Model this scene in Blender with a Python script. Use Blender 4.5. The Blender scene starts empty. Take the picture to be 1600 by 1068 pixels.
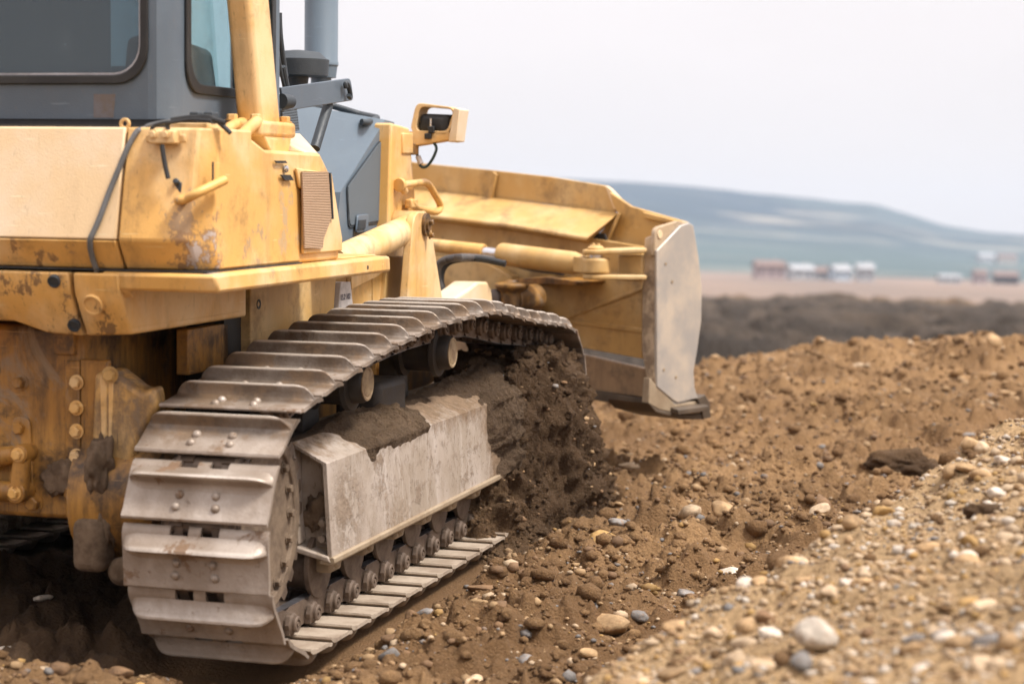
import bpy, bmesh, math, random
import numpy as np
from mathutils import Vector, Matrix
random.seed(7)
SC = bpy.context.scene
COL = SC.collection
PI = math.pi
CAM_R=[[0.99955, -0.029987, 0.0], [0.000924, 0.030816, -0.999525], [0.029972, 0.999075, 0.03083]]
CAM_H=1.35
DOZ_R=[[0.269922, -0.962721, -0.017599], [0.961372, 0.270476, -0.051047], [0.053904, -0.00314, 0.998541]]
DOZ_T=[-0.5495, 7.2125, 0.0694]
GP=[-0.3397, 0.01762, 0.05112]
DIM=[[0.26992, 0.96137, 0.0539], [-0.96272, 0.27048, -0.00314], [-0.0176, -0.05105, 0.99854]]
DT=DOZ_T
FOC=69.99750004651152
# ---------------------------------------------------------------- mesh helpers
V = Vector
class MB:
    def __init__(s): s.v = []; s.f = []; s.m = []; s.cur = 0
    def add(s, vs, fs):
        b = len(s.v); s.v += [tuple(v) for v in vs]
        s.f += [tuple(i + b for i in f) for f in fs]; s.m += [s.cur] * len(fs); return s
    def prism(s, pts, vec):
        n = len(pts); a = [V(p) for p in pts]; c = V(vec)
        return s.add(a + [p + c for p in a], [tuple(range(n)), tuple(range(2 * n - 1, n - 1, -1))] + [(i, i + n, (i + 1) % n + n, (i + 1) % n) for i in range(n)])
    def ring(s, A, B, vec):
        n = len(A); c = V(vec); A = [V(p) for p in A]; B = [V(p) for p in B]
        vs = A + B + [p + c for p in A] + [p + c for p in B]; fs = []
        for i in range(n):
            j = (i + 1) % n
            fs += [(i, j, n + j, n + i), (2 * n + i, 3 * n + i, 3 * n + j, 2 * n + j), (i, 2 * n + i, 2 * n + j, j), (n + i, n + j, 3 * n + j, 3 * n + i)]
        return s.add(vs, fs)
    def box(s, c, d, R=None):
        hx, hy, hz = (q / 2 for q in d); c = V(c)
        P = [V((x, y, z)) for x in (-hx, hx) for y in (-hy, hy) for z in (-hz, hz)]
        if R is not None: P = [R @ q for q in P]
        return s.add([c + q for q in P], [(0, 1, 3, 2), (4, 6, 7, 5), (0, 4, 5, 1), (2, 3, 7, 6), (0, 2, 6, 4), (1, 5, 7, 3)])
    def span(s, a, b):
        return s.box([(p + q) / 2 for p, q in zip(a, b)], [abs(q - p) for p, q in zip(a, b)])
    def lathe(s, p, ax, prof, n=24, cap=True):
        p = V(p); ax = V(ax).normalized(); u = ax.orthogonal().normalized(); w = ax.cross(u); vs = []; fs = []
        for d, r in prof:
            for i in range(n):
                t = 2 * PI * i / n; vs.append(p + ax * d + (u * math.cos(t) + w * math.sin(t)) * r)
        for k in range(len(prof) - 1):
            for i in range(n):
                j = (i + 1) % n; fs.append((k * n + i, k * n + j, k * n + n + j, k * n + n + i))
        if cap: fs += [tuple(range(n - 1, -1, -1)), tuple(range((len(prof) - 1) * n, len(prof) * n))]
        return s.add(vs, fs)
    def cyl(s, p, q, r, r2=None, n=24):
        p = V(p); q = V(q); return s.lathe(p, q - p, [(0, r), ((q - p).length, r if r2 is None else r2)], n)
    def tube(s, pts, r, n=10):
        P = [V(q) for q in pts]; vs = []; fs = []; u = None
        for i, q in enumerate(P):
            t = (P[min(i + 1, len(P) - 1)] - P[max(i - 1, 0)]).normalized()
            u = t.orthogonal() if u is None else (u - t * u.dot(t)); u = u.normalized(); w = t.cross(u)
            for k in range(n):
                a = 2 * PI * k / n; vs.append(q + (u * math.cos(a) + w * math.sin(a)) * r)
        for i in range(len(P) - 1):
            for k in range(n):
                j = (k + 1) % n; fs.append((i * n + k, i * n + j, i * n + n + j, i * n + n + k))
        fs += [tuple(range(n - 1, -1, -1)), tuple(range((len(P) - 1) * n, len(P) * n))]
        return s.add(vs, fs)
    def loft(s, loops, cap=True):
        n = len(loops[0]); vs = [p for l in loops for p in l]; fs = []
        for k in range(len(loops) - 1):
            for i in range(n):
                j = (i + 1) % n; fs.append((k * n + i, k * n + j, k * n + n + j, k * n + n + i))
        if cap: fs += [tuple(range(n - 1, -1, -1)), tuple(range((len(loops) - 1) * n, len(loops) * n))]
        return s.add(vs, fs)
    def bolt(s, p, ax, r=.018, h=.016):
        ax = V(ax).normalized()
        s.lathe(p, ax, [(0, r * 1.35), (.004, r * 1.35)], 16)
        return s.lathe(V(p) + ax * .003, ax, [(0, r), (h * .85, r), (h, r * .8)], 6)
    def mesh(s, name, mat=None, ang=35):
        me = bpy.data.meshes.new(name); me.from_pydata(s.v, [], s.f)
        bm = bmesh.new(); bm.from_mesh(me); bmesh.ops.recalc_face_normals(bm, faces=bm.faces); bm.to_mesh(me); bm.free()
        for m in (mat if isinstance(mat, (list, tuple)) else [mat]): me.materials.append(m)
        me.polygons.foreach_set('material_index', s.m)
        me.polygons.foreach_set('use_smooth', [True] * len(me.polygons)); me.set_sharp_from_angle(angle=math.radians(ang))
        return me
def link(name, me, parent=None, label=None):
    o = bpy.data.objects.new(name, me); COL.objects.link(o)
    if parent: o.parent = parent
    if label: o['label'] = label
    return o
def part(name, mb, mat, parent, bevel=0, seg=2, ang=35, label=None):
    o = link(name, mb.mesh(name, mat, ang), parent, label)
    if bevel:
        b = o.modifiers.new('bevel', 'BEVEL'); b.width = bevel; b.segments = seg; b.limit_method = 'ANGLE'; b.angle_limit = math.radians(32)
    return o
def thing(o, label, cat, group=None):
    o['label'] = label; o['category'] = cat
    if group: o['group'] = group
    return o
def spline(P, k=6):
    P = [V(p) for p in P]; out = []
    for i in range(len(P) - 1):
        a, b, c, d = P[max(i - 1, 0)], P[i], P[i + 1], P[min(i + 2, len(P) - 1)]
        for j in range(k):
            t = j / k
            out.append(.5 * (2 * b + (c - a) * t + (2 * a - 5 * b + 4 * c - d) * t * t + (3 * b - a - 3 * c + d) * t ** 3))
    return out + [P[-1]]
def rnd(P, r, k=4, only=None):
    P = [V(p) for p in P]; out = []; n = len(P)
    for i, p in enumerate(P):
        if only is not None and i not in only: out.append(p); continue
        a, b = P[i - 1], P[(i + 1) % n]; ra = min(r, (a - p).length * .45); rb = min(r, (b - p).length * .45)
        A = p + (a - p).normalized() * ra; B = p + (b - p).normalized() * rb
        for j in range(k + 1):
            t = j / k; out.append((A * (1 - t) + p * t) * (1 - t) + (p * (1 - t) + B * t) * t)
    return out
def rect_ring(o, ux, uy, ou, inn, r, k=3):
    """outer rectangle and rounded inner rectangle as two loops of equal length"""
    o, ux, uy = V(o), V(ux), V(uy); A = []; B = []
    x0, y0, x1, y1 = inn; X0, Y0, X1, Y1 = ou
    for cx, cy, OX, OY, a0 in ((x1 - r, y0 + r, X1, Y0, -90), (x1 - r, y1 - r, X1, Y1, 0), (x0 + r, y1 - r, X0, Y1, 90), (x0 + r, y0 + r, X0, Y0, 180)):
        for j in range(-k, k + 1):
            t = math.radians(a0 + 45 + 45 * j / k); px, py = cx + r * math.cos(t), cy + r * math.sin(t)
            first = (a0 in (-90, 90))
            if j == 0: q = (OX, OY)
            elif (j < 0) == first: q = (px, OY)
            else: q = (OX, py)
            A.append(o + ux * q[0] + uy * q[1]); B.append(o + ux * px + uy * py)
    return A, B
# ---------------------------------------------------------------- materials
class N:
    def __init__(s, name):
        s.m = bpy.data.materials.new(name); s.m.use_nodes = True; s.t = s.m.node_tree; s.t.nodes.clear()
        s.out = s.t.nodes.new('ShaderNodeOutputMaterial'); s.bs = s.t.nodes.new('ShaderNodeBsdfPrincipled')
        s.t.links.new(s.bs.outputs[0], s.out.inputs[0]); s._c = None
    def nd(s, ty, **k):
        n = s.t.nodes.new('ShaderNode' + ty)
        for a, b in k.items(): setattr(n, a, b)
        return n
    def ln(s, a, b): s.t.links.new(a, b)
    def co(s, scale=(1, 1, 1), rand=False):
        if s._c is None:
            c = s.nd('TexCoord').outputs['Object']
            if rand:
                i = s.nd('ObjectInfo'); w = s.nd('VectorMath', operation='SCALE'); w.inputs['Scale'].default_value = 37.
                cb = s.nd('CombineXYZ'); [s.ln(i.outputs['Random'], cb.inputs[k]) for k in range(3)]
                s.ln(cb.outputs[0], w.inputs[0]); a = s.nd('VectorMath', operation='ADD'); s.ln(c, a.inputs[0]); s.ln(w.outputs[0], a.inputs[1]); c = a.outputs[0]
            s._c = c
        mp = s.nd('Mapping'); mp.inputs['Scale'].default_value = scale; s.ln(s._c, mp.inputs[0]); return mp.outputs[0]
    def noise(s, sc, det=6, ro=.6, scale=(1, 1, 1), lo=.4, hi=.6, rand=False, dist=0):
        n = s.nd('TexNoise'); n.inputs['Scale'].default_value = sc; n.inputs['Detail'].default_value = det; n.inputs['Roughness'].default_value = ro
        n.inputs['Distortion'].default_value = dist
        s.ln(s.co(scale, rand), n.inputs['Vector'])
        r = s.nd('MapRange'); r.interpolation_type = 'SMOOTHSTEP'; r.inputs[1].default_value = lo; r.inputs[2].default_value = hi; s.ln(n.outputs[0], r.inputs[0]); return r.outputs[0]
    def math(s, op, a, b=None, clamp=False):
        m = s.nd('Math', operation=op, use_clamp=clamp)
        for i, q in enumerate((a, b)):
            if q is None: continue
            if isinstance(q, (int, float)): m.inputs[i].default_value = q
            else: s.ln(q, m.inputs[i])
        return m.outputs[0]
    def mix(s, fac, a, b):
        m = s.nd('Mix', data_type='RGBA')
        for k, q in ((0, fac), (6, a), (7, b)):
            if isinstance(q, (int, float)): m.inputs[k].default_value = q
            elif isinstance(q, tuple): m.inputs[k].default_value = (*q, 1)
            else: s.ln(q, m.inputs[k])
        return m.outputs[2]
    def set(s, **k):
        for a, q in k.items():
            i = s.bs.inputs[{'col': 'Base Color', 'rough': 'Roughness', 'metal': 'Metallic', 'spec': 'Specular IOR Level', 'coat': 'Coat Weight', 'alpha': 'Alpha', 'trans': 'Transmission Weight', 'ior': 'IOR'}[a]]
            if isinstance(q, tuple): i.default_value = (*q, 1)
            elif isinstance(q, (int, float)): i.default_value = q
            else: s.ln(q, i)
    def bump(s, h, st=.3, d=.01):
        b = s.nd('Bump'); b.inputs['Strength'].default_value = st; b.inputs['Distance'].default_value = d; s.ln(h, b.inputs['Height']); s.ln(b.outputs[0], s.bs.inputs['Normal'])
def paint(name, base, faded, dirt=(.13, .075, .035), fade=(.42, .62), dr=(.55, .72), stain=.6, chips=.72, rough=.45, mud=None, rand=False, chipcol=(.11, .07, .045), streak=.5, spots=()):
    m = N(name)
    c = m.mix(m.noise(1.7, 5, .6, lo=fade[0], hi=fade[1], rand=rand), base, faded)
    st = m.math('MULTIPLY', m.noise(2.3, 8, .68, (3.2, 3.2, .55), dr[0] - .04, dr[1] + .04, dist=.1), streak)
    c = m.mix(st, c, dirt)
    bl = m.math('MULTIPLY', m.noise(4.3, 10, .72, (1, 1, 1), dr[0], dr[1], dist=.15), stain)
    c = m.mix(bl, c, dirt)
    run = m.noise(30, 4, .65, (3, 3, .22), .62, .72); c = m.mix(m.math('MULTIPLY', run, streak * 1.1), c, dirt)
    scr = m.noise(34, 3, .6, (.12, .12, 2.2), .67, .71, dist=.2); c = m.mix(m.math('MULTIPLY', scr, .45), c, tuple(min(.8, x * 1.25 + .05) for x in faded))
    fine = m.noise(55, 4, .7, (1, 1, .35), .60, .78); c = m.mix(m.math('MULTIPLY', fine, .35), c, dirt)
    for P_, rad, col_, thr in spots:
        vd = m.nd('VectorMath', operation='DISTANCE'); m.ln(m.co(), vd.inputs[0]); vd.inputs[1].default_value = P_
        q = m.nd('MapRange'); q.interpolation_type = 'SMOOTHSTEP'; q.inputs[1].default_value = rad; q.inputs[2].default_value = rad * .35; m.ln(vd.outputs['Value'], q.inputs[0])
        w_ = m.math('SUBTRACT', m.noise(11, 11, .76, (1, 1, .7), .2, .8), m.math('MULTIPLY', m.math('SUBTRACT', 1, q.outputs[0]), .55)); w2 = m.nd('MapRange'); w2.inputs[1].default_value = thr; w2.inputs[2].default_value = thr + .05; m.ln(w_, w2.inputs[0]); c = m.mix(w2.outputs[0], c, col_)
    ch = m.math('MULTIPLY', m.noise(24, 6, .75, (1, 1, 1), chips - .05, chips, dist=.3), m.noise(1.9, 3, .5, (1, 1, 1), .46, .56)); c = m.mix(ch, c, chipcol)
    if mud:
        k = m.noise(3.1, 9, .7, (1, 1, .8), mud[0], mud[0] + .09, dist=.6); c = m.mix(k, c, mud[1])
        r = m.math('ADD', rough, m.math('MULTIPLY', k, .4), True)
    else: r = m.math('ADD', rough, m.math('MULTIPLY', bl, .3), True)
    m.set(col=c, rough=r)
    h = m.math('ADD', m.math('MULTIPLY', m.noise(160, 3, .6, lo=.2, hi=.8), .25), m.math('MULTIPLY', bl, .6))
    if mud: h = m.math('ADD', h, m.math('MULTIPLY', k, m.noise(60, 5, .7, lo=.2, hi=.8)))
    m.bump(h, .28, .006)
    return m.m
def plain(name, col, rough=.5, metal=0, var=.35, sc=6, col2=None, rand=False, bump=.2, **k):
    m = N(name)
    c2 = col2 or tuple(x * (1 - var) for x in col)
    n = m.noise(sc, 8, .65, lo=.38, hi=.66, rand=rand)
    m.set(col=m.mix(n, col, c2), rough=m.math('ADD', rough, m.math('MULTIPLY', n, .15), True), metal=metal, **k)
    m.bump(m.noise(sc * 14, 5, .7, lo=.2, hi=.8), bump, .004)
    return m.m
YEL = (.68, .385, .11); FAD = (.75, .54, .29)
M_paint = paint('yellow_paint', YEL, FAD, spots=[((-.69, .28, 1.40), .22, (.33, .19, .09), .50), ((-.69, .26, 1.38), .17, (.50, .43, .40), .58), ((-.70, .33, 1.52), .16, (.40, .26, .14), .55), ((-.76, .9, 1.345), .5, (.34, .20, .09), .60), ((.02, .25, 1.45), .30, (.50, .34, .18), .60), ((.3, .25, 1.68), .2, (.66, .58, .52), .60), ((-.3, .25, 1.36), .22, (.42, .28, .15), .60), ((-.72, .9, 1.18), .4, (.26, .15, .065), .62), ((-.72, .62, 1.12), .16, (.24, .14, .06), .56)], stain=.6, streak=.42, dr=(.51, .72), chips=.69, chipcol=(.34, .30, .30))
M_litpaint = paint('lit_yellow_paint', (.72, .53, .31), (.75, .61, .44), stain=.38, streak=.22, dr=(.57, .80), rough=.36)  # cream tone puts bright light on panels into the paint colour
M_dirty = paint('grimy_yellow_paint', (.36, .17, .032), (.48, .25, .06), dirt=(.045, .027, .016), stain=.9, streak=.85, dr=(.44, .62), mud=(.56, (.27, .19, .12)))
M_flank = paint('muddy_flank_paint', (.62, .345, .085), (.62, .41, .18), dirt=(.14, .09, .055), stain=.8, streak=.8, dr=(.45, .62), mud=(.53, (.22, .155, .10)))
M_blade = paint('worn_blade_paint', (.54, .325, .105), (.60, .42, .20), dirt=(.17, .105, .055), stain=.65, streak=.22, dr=(.49, .70), chips=.70, rough=.5)
M_bladelow = paint('soil_stained_paint', (.34, .22, .12), (.26, .18, .11), dirt=(.12, .08, .05), stain=.7, streak=.5, dr=(.46, .66), rough=.6, mud=(.60, (.17, .115, .07)))
M_grey = paint('grey_blue_paint', (.080, .105, .135), (.10, .13, .165), dirt=(.16, .125, .10), stain=.16, streak=.16, dr=(.56, .80), chipcol=(.05, .05, .05), rough=.4)
M_hood = paint('hood_grey_paint', (.115, .155, .20), (.13, .175, .22), dirt=(.18, .16, .14), stain=.12, streak=.12, dr=(.56, .80), chipcol=(.08, .08, .08), rough=.38)
M_dark = plain('dark_grey_paint', (.025, .034, .044), .45, col2=(.038, .048, .058))
M_black = plain('black_rubber', (.012, .013, .015), .55, col2=(.03, .03, .03))
M_gasket = plain('window_rubber', (.010, .011, .013), .4, col2=(.022, .022, .022))
M_chrome = plain('chromed_rod', (.72, .72, .74), .12, 1, var=.1)
M_shoe = None
def shoe_mat(name, soil):
    m = N(name)
    a = m.noise(3.2, 8, .65, (.5, 1, .5), .36, .66, rand=True)
    c = m.mix(a, (.43, .37, .32), (.27, .215, .17))
    sc = m.noise(9, 5, .7, (8, .35, 8), .55, .75, rand=True); c = m.mix(m.math('MULTIPLY', sc, .35), c, (.50, .45, .40)); tp = m.nd('SeparateXYZ'); m.ln(m.nd('TexCoord').outputs['Object'], tp.inputs[0]); tq = m.nd('MapRange'); tq.inputs[1].default_value = .050; tq.inputs[2].default_value = .064; m.ln(tp.outputs[2], tq.inputs[0]); c = m.mix(m.math('MULTIPLY', tq.outputs[0], .8), c, (.60, .54, .48)); lo_ = m.noise(3.5, 6, .7, lo=.42, hi=.6, rand=True); c = m.mix(m.math('MULTIPLY', lo_, .45), c, (.22, .165, .12))
    k = m.noise(6.5, 10, .74, (1, 1, 1), .57, .63, rand=True, dist=.3); c = m.mix(m.math('MULTIPLY', k, .9), c, (.17, .10, .055))
    r2 = m.noise(21, 6, .75, (1, 1, 1), .62, .70, rand=True); c = m.mix(m.math('MULTIPLY', r2, .7), c, (.13, .085, .055))
    if soil:  # soil packed against the grouser, its tip polished bare
        sx = m.nd('SeparateXYZ'); m.ln(m.nd('TexCoord').outputs['Object'], sx.inputs[0]); w = m.noise(7, 8, .7, lo=.25, hi=.75, rand=True)
        def rng(o, a, b):
            q = m.nd('MapRange'); q.interpolation_type = 'SMOOTHSTEP'; q.inputs[1].default_value = a; q.inputs[2].default_value = b; m.ln(o, q.inputs[0]); return q.outputs[0]
        face = m.math('MULTIPLY', rng(sx.outputs[0], -.06, .0), rng(sx.outputs[2], .063, .057)); face = m.math('MULTIPLY', face, m.math('ADD', m.math('MULTIPLY', w, .5), .5))
        c = m.mix(m.math('MULTIPLY', face, .96), c, m.mix(w, (.034, .024, .017), (.085, .054, .032)))
        c = m.mix(m.math('MULTIPLY', m.noise(4.2, 8, .7, lo=.48, hi=.60, rand=True), .75), c, (.19, .125, .075))
        c = m.mix(rng(sx.outputs[2], .061, .066), c, (.55, .49, .42))
    m.set(col=c, rough=m.math('ADD', .48, m.math('MULTIPLY', k, .4), True), metal=m.math('SUBTRACT', .3, m.math('MULTIPLY', k, .3), True))
    m.bump(m.math('ADD', m.math('MULTIPLY', k, m.noise(70, 5, .7, lo=.2, hi=.8, rand=True)), m.math('MULTIPLY', m.noise(90, 4, .6, lo=.3, hi=.7, rand=True), .3)), .4, .005)
    return m.m
M_shoe = shoe_mat('worn_track_steel', False); M_shoetop = shoe_mat('soiled_track_steel', True)
M_link = plain('oily_track_link', (.16, .115, .085), .5, .25, col2=(.10, .07, .05), sc=14, rand=True)
M_roller = plain('greasy_roller_iron', (.020, .016, .014), .55, .1, col2=(.045, .032, .022), sc=9)
M_sprocket = plain('dusty_sprocket', (.21, .15, .10), .7, .1, col2=(.11, .075, .05), sc=12, bump=.5)
M_dustshoe = plain('dusty_plate_inside', (.40, .325, .25), .75, .05, col2=(.27, .205, .15), sc=7, rand=True, bump=.4)
M_hub = plain('dusty_hub_cap', (.32, .23, .13), .7, 0, col2=(.20, .13, .075), sc=22, bump=.4)
def guard_mat():
    m = N('mud_streaked_guard')
    a = m.noise(2.2, 8, .62, lo=.36, hi=.64); c = m.mix(a, (.42, .355, .305), (.31, .25, .195))
    s1 = m.noise(5, 10, .74, (1.5, 1.2, .8), .48, .68, dist=.2); c = m.mix(m.math('MULTIPLY', s1, .45), c, (.29, .225, .165))
    s0 = m.noise(3, 6, .7, (5, 1, .6), .50, .72); c = m.mix(m.math('MULTIPLY', s0, .25), c, (.70, .64, .60))
    s2 = m.noise(26, 5, .72, (1.0, 1, .28), .60, .68); c = m.mix(m.math('MULTIPLY', s2, .8), c, (.13, .095, .065))
    k = m.noise(2.9, 9, .7, (1, 1, .7), .58, .68, dist=.2); c = m.mix(k, c, (.27, .20, .14)); k4 = m.noise(11, 9, .74, (1, 1, .8), .58, .66); c = m.mix(m.math('MULTIPLY', k4, .7), c, (.20, .14, .09)); k5 = m.noise(46, 4, .7, (.8, 1, .45), .64, .69); c = m.mix(m.math('MULTIPLY', k5, .85), c, (.085, .06, .04)); k6 = m.noise(13, 9, .76, (.9, 1, .40), .55, .68); c = m.mix(m.math('MULTIPLY', k6, .8), c, (.21, .155, .105)); k = m.math('MAXIMUM', k, m.math('MULTIPLY', k4, .6))
    sx = m.nd('SeparateXYZ'); m.ln(m.co(), sx.inputs[0])
    for P_, rad, thr in (((.17, .09, .40), .26, .42), ((.55, .09, .56), .30, .50), ((1.2, .09, .57), .35, .52), ((.9, .08, .30), .30, .52), ((1.7, .08, .36), .40, .50)):
        vd = m.nd('VectorMath', operation='DISTANCE'); m.ln(m.co(), vd.inputs[0]); vd.inputs[1].default_value = P_
        q = m.nd('MapRange'); q.interpolation_type = 'SMOOTHSTEP'; q.inputs[1].default_value = rad; q.inputs[2].default_value = rad * .2; m.ln(vd.outputs['Value'], q.inputs[0])
        w = m.math('MULTIPLY', q.outputs[0], m.noise(11, 11, .76, (.6, 1, .7), thr, thr + .10)); c = m.mix(m.math('MULTIPLY', w, .9), c, m.mix(m.noise(40, 5, .7, lo=.3, hi=.7), (.30, .225, .16), (.17, .115, .075))); k = m.math('MAXIMUM', k, w)
    # soil stuck over the forward part: its edge runs down and forward
    u = m.math('ADD', m.math('MULTIPLY', m.math('SUBTRACT', sx.outputs[0], 1.95), 1.1), m.math('MULTIPLY', m.math('SUBTRACT', sx.outputs[2], .45), .35))
    u2 = m.math('ADD', m.math('MULTIPLY', m.math('SUBTRACT', sx.outputs[2], .60), 2.0), m.math('MULTIPLY', m.math('SUBTRACT', sx.outputs[0], .6), .08)); u = m.math('MAXIMUM', u, u2)
    u = m.math('ADD', u, m.math('MULTIPLY', m.math('SUBTRACT', m.noise(9, 12, .76, (1, 1, .8), 0, 1), .42), .50)); u = m.math('MULTIPLY', u, 6., True)
    c = m.mix(u, c, m.mix(m.noise(30, 6, .7, lo=.3, hi=.7), (.25, .165, .10), (.14, .09, .05))); k = m.math('MAXIMUM', k, u)
    m.set(col=c, rough=m.math('ADD', .5, m.math('MULTIPLY', k, .4), True))
    m.bump(m.math('ADD', m.math('MULTIPLY', k, m.noise(45, 6, .75, lo=.2, hi=.8)), m.math('MULTIPLY', s1, .3)), .55, .012)
    return m.m
M_guard = guard_mat()
M_wear = plain('polished_wear_plate', (.40, .375, .35), .42, .35, col2=(.55, .47, .38), sc=3.5, bump=.12)
M_edge = plain('cutting_edge_steel', (.36, .28, .19), .55, .2, col2=(.26, .19, .12), sc=5)
M_post = paint('mud_coated_edge', (.52, .40, .27), (.46, .36, .27), dirt=(.16, .11, .07), stain=.8, streak=.3, dr=(.46, .60), mud=(.54, (.42, .31, .20)), rough=.6)
M_cut = plain('dark_worn_edge', (.075, .055, .038), .5, .2, col2=(.13, .095, .065), sc=6)
M_mud = plain('caked_mud', (.21, .145, .092), .95, 0, col2=(.115, .075, .046), sc=16, bump=.8)
M_rail = plain('polished_rail', (.25, .25, .28), .3, .8, col2=(.16, .14, .13), sc=12)
M_seat = plain('seat_fabric', (.012, .05, .075), .8, col2=(.01, .03, .045))
M_ink = plain('stamped_ink', (.08, .07, .09), .8)
M_rust = plain('rusty_strip', (.135, .105, .085), .7, col2=(.15, .14, .15), sc=14)
def glass(name, tint, dust, tr=.55):
    m = N(name); m.t.nodes.remove(m.bs)
    t = m.nd('BsdfTransparent'); t.inputs[0].default_value = (*tint, 1); g = m.nd('BsdfGlossy'); g.inputs['Roughness'].default_value = .04; g.inputs[0].default_value = (.9, .95, 1, 1)
    d = m.nd('BsdfDiffuse'); d.inputs[0].default_value = (*dust, 1)
    x = m.nd('MixShader'); m.ln(m.math('ADD', 1 - tr, m.math('MULTIPLY', m.noise(5, 8, .7, (1, 1, .6), .5, .8), .22), True), x.inputs[0]); m.ln(t.outputs[0], x.inputs[1]); m.ln(d.outputs[0], x.inputs[2])
    f = m.nd('LayerWeight'); y = m.nd('MixShader'); m.ln(m.math('ADD', m.math('MULTIPLY', m.math('POWER', f.outputs['Facing'], 4.), .6), .035), y.inputs[0]); m.ln(x.outputs[0], y.inputs[1]); m.ln(g.outputs[0], y.inputs[2]); m.ln(y.outputs[0], m.out.inputs[0])
    return m.m
M_glass = glass('dusty_cab_glass', (.50, .62, .68), (.115, .15, .18), .52)
M_glass2 = glass('clear_cab_glass', (.80, .92, .94), (.35, .40, .42), .90)
def louvre(name, a, b, sc, axis='Z'):
    m = N(name); w = m.nd('TexWave', wave_type='BANDS', bands_direction=axis, wave_profile='SIN'); w.inputs['Scale'].default_value = sc; m.ln(m.co(), w.inputs[0])
    m.set(col=m.mix(w.outputs[1] if False else w.outputs[0], b, a), rough=.6); m.bump(w.outputs[0], .8, .01); return m.m
M_vent = louvre('louvre_vent', (.66, .44, .28), (.34, .21, .12), 52)
M_screen = louvre('pressed_screen', (.20, .245, .285), (.10, .13, .16), 26, 'X')
HAZE = 1.65e-4
SUN_EL, SUN_AZ, SUN_E, SUN_ANG = 58, 118, 2.7, 12
SKY_A, SKY_K, SKY_C = 4.7, 1.0, (1.0, .922, .910)
EXPO = .92
# ---------------------------------------------------------------- value noise
def _h(i, j): 
    n = (i.astype(np.int64) * 374761393 + j.astype(np.int64) * 668265263) & 0x7fffffff; n = ((n ^ (n >> 13)) * 1274126177) & 0x7fffffff; return ((n ^ (n >> 16)) & 0xffff) / 65535.
def vnoise(x, y):
    i, j = np.floor(x), np.floor(y); u, v = x - i, y - j; u = u * u * u * (u * (u * 6 - 15) + 10); v = v * v * v * (v * (v * 6 - 15) + 10)
    return (_h(i, j) * (1 - u) + _h(i + 1, j) * u) * (1 - v) + (_h(i, j + 1) * (1 - u) + _h(i + 1, j + 1) * u) * v
def fbm2(x, y, o=4):
    s = 0; a = .5; t = 0
    for k in range(o): s = s + a * vnoise(x * .966 + y * .259 + 17.3 * k, y * .966 - x * .259 + 5.1 * k); t += a; a *= .5; x = x * 2.03; y = y * 2.03
    return s / t
def sm(a, b, x):
    t = np.clip((x - a) / (b - a), 0, 1); return t * t * (3 - 2 * t)
def smax(a, b, k):
    h = np.clip(.5 + .5 * (a - b) / k, 0, 1); return b + (a - b) * h + k * h * (1 - h)
def to_doz(x, y):
    dx, dy = x - DT[0], y - DT[1]
    return DIM[0][0] * dx + DIM[0][1] * dy, DIM[1][0] * dx + DIM[1][1] * dy
def H0(x, y):
    """smooth height of the ground: working level, spoil ridge, gravel bank, far fields"""
    x = np.asarray(x, float); y = np.asarray(y, float)
    yy = np.minimum(y, 11.5 + 0 * y); xx = np.clip(x, -4, 4)
    base = GP[0] + GP[1] * xx + GP[2] * np.maximum(yy, 2.)
    base = base * (1 - sm(15, 26, y)) + sm(160, 700, y) * 4.5 + sm(700, 1100, y) * 5
    rid = .66 * np.exp(-((x - 3.9) / 2.9) ** 2) * np.exp(-(np.where(y < 17, (y - 17) / 2.6, (y - 17) / 1.6)) ** 2)
    rid = rid + .10 * np.exp(-((x - 2.2) / 1.6) ** 2) * np.exp(-((y - 13.6) / .5) ** 2)
    z = base + rid
    g = .20 + .37 * x - .5 * np.maximum(0, .25 - x) - .22 * np.maximum(x - 2, 0)
    yc = 5.1 + 1.05 * x
    d = y - yc
    bank = g - .8 * np.where(d > 0, np.sqrt(d * d + .02) - .14, 0) + .03 * np.minimum(d, 0)
    return smax(bank, z, .06)

# ---------------------------------------------------------------- the bulldozer (its own frame: x forward, y to its left, z up, metres)
dozer = bpy.data.objects.new('bulldozer', None); COL.objects.link(dozer)
thing(dozer, 'yellow crawler bulldozer with grey cab and mud caked tracks, blade raised and angled', 'bulldozer')
dozer.matrix_world = Matrix.Translation(DOZ_T) @ Matrix(DOZ_R).to_4x4()
YC = 1.25
def mirY(P): return [(x, 2 * YC - y, z) for x, y, z in P]
NF = V((math.cos(math.radians(25)), -math.sin(math.radians(25)), 0)); NU = V((math.sin(math.radians(25)), math.cos(math.radians(25)), 0)); BZ = V((0, 0, 1))
# ---- fuel tank across the rear
def tank_loop(y, dx, z0=0): return [(-.700 + dx, y, 1.79), (-.775 + dx, y, 1.420), (-.715 + dx, y, 1.322), (.2, y, 1.322), (.2, y, 1.79)]
mb = MB(); mb.loft([[(min(x, -.35), y, z) for x, y, z in tank_loop(y, d)] for y, d in ((.247, .10), (.30, .035), (.40, .008), (.54, 0))])
part('tank_corner', mb, M_paint, dozer, .008)
mb = MB(); mb.loft([[p if p[2] > 1.33 else (p[0] if p[0] > 0 else -.775, p[1], 1.420) for p in tank_loop(y, 0) if not (p[0] < -.7 and p[2] < 1.33)] for y in (.549, 1.2, 2.26)]); tank = part('fuel_tank', mb, M_litpaint, dozer, .006)
mb = MB(); mb.loft([[(-.774, y, 1.4175), (-.715, y, 1.322), (.2, y, 1.322), (.2, y, 1.4175)] for y in (.549, 1.2, 2.26)]); part('tank_lower_shade_facet', mb, M_paint, dozer, .006)  # separate piece in darker paint, imitating shade on the downward-tilted facet
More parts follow.
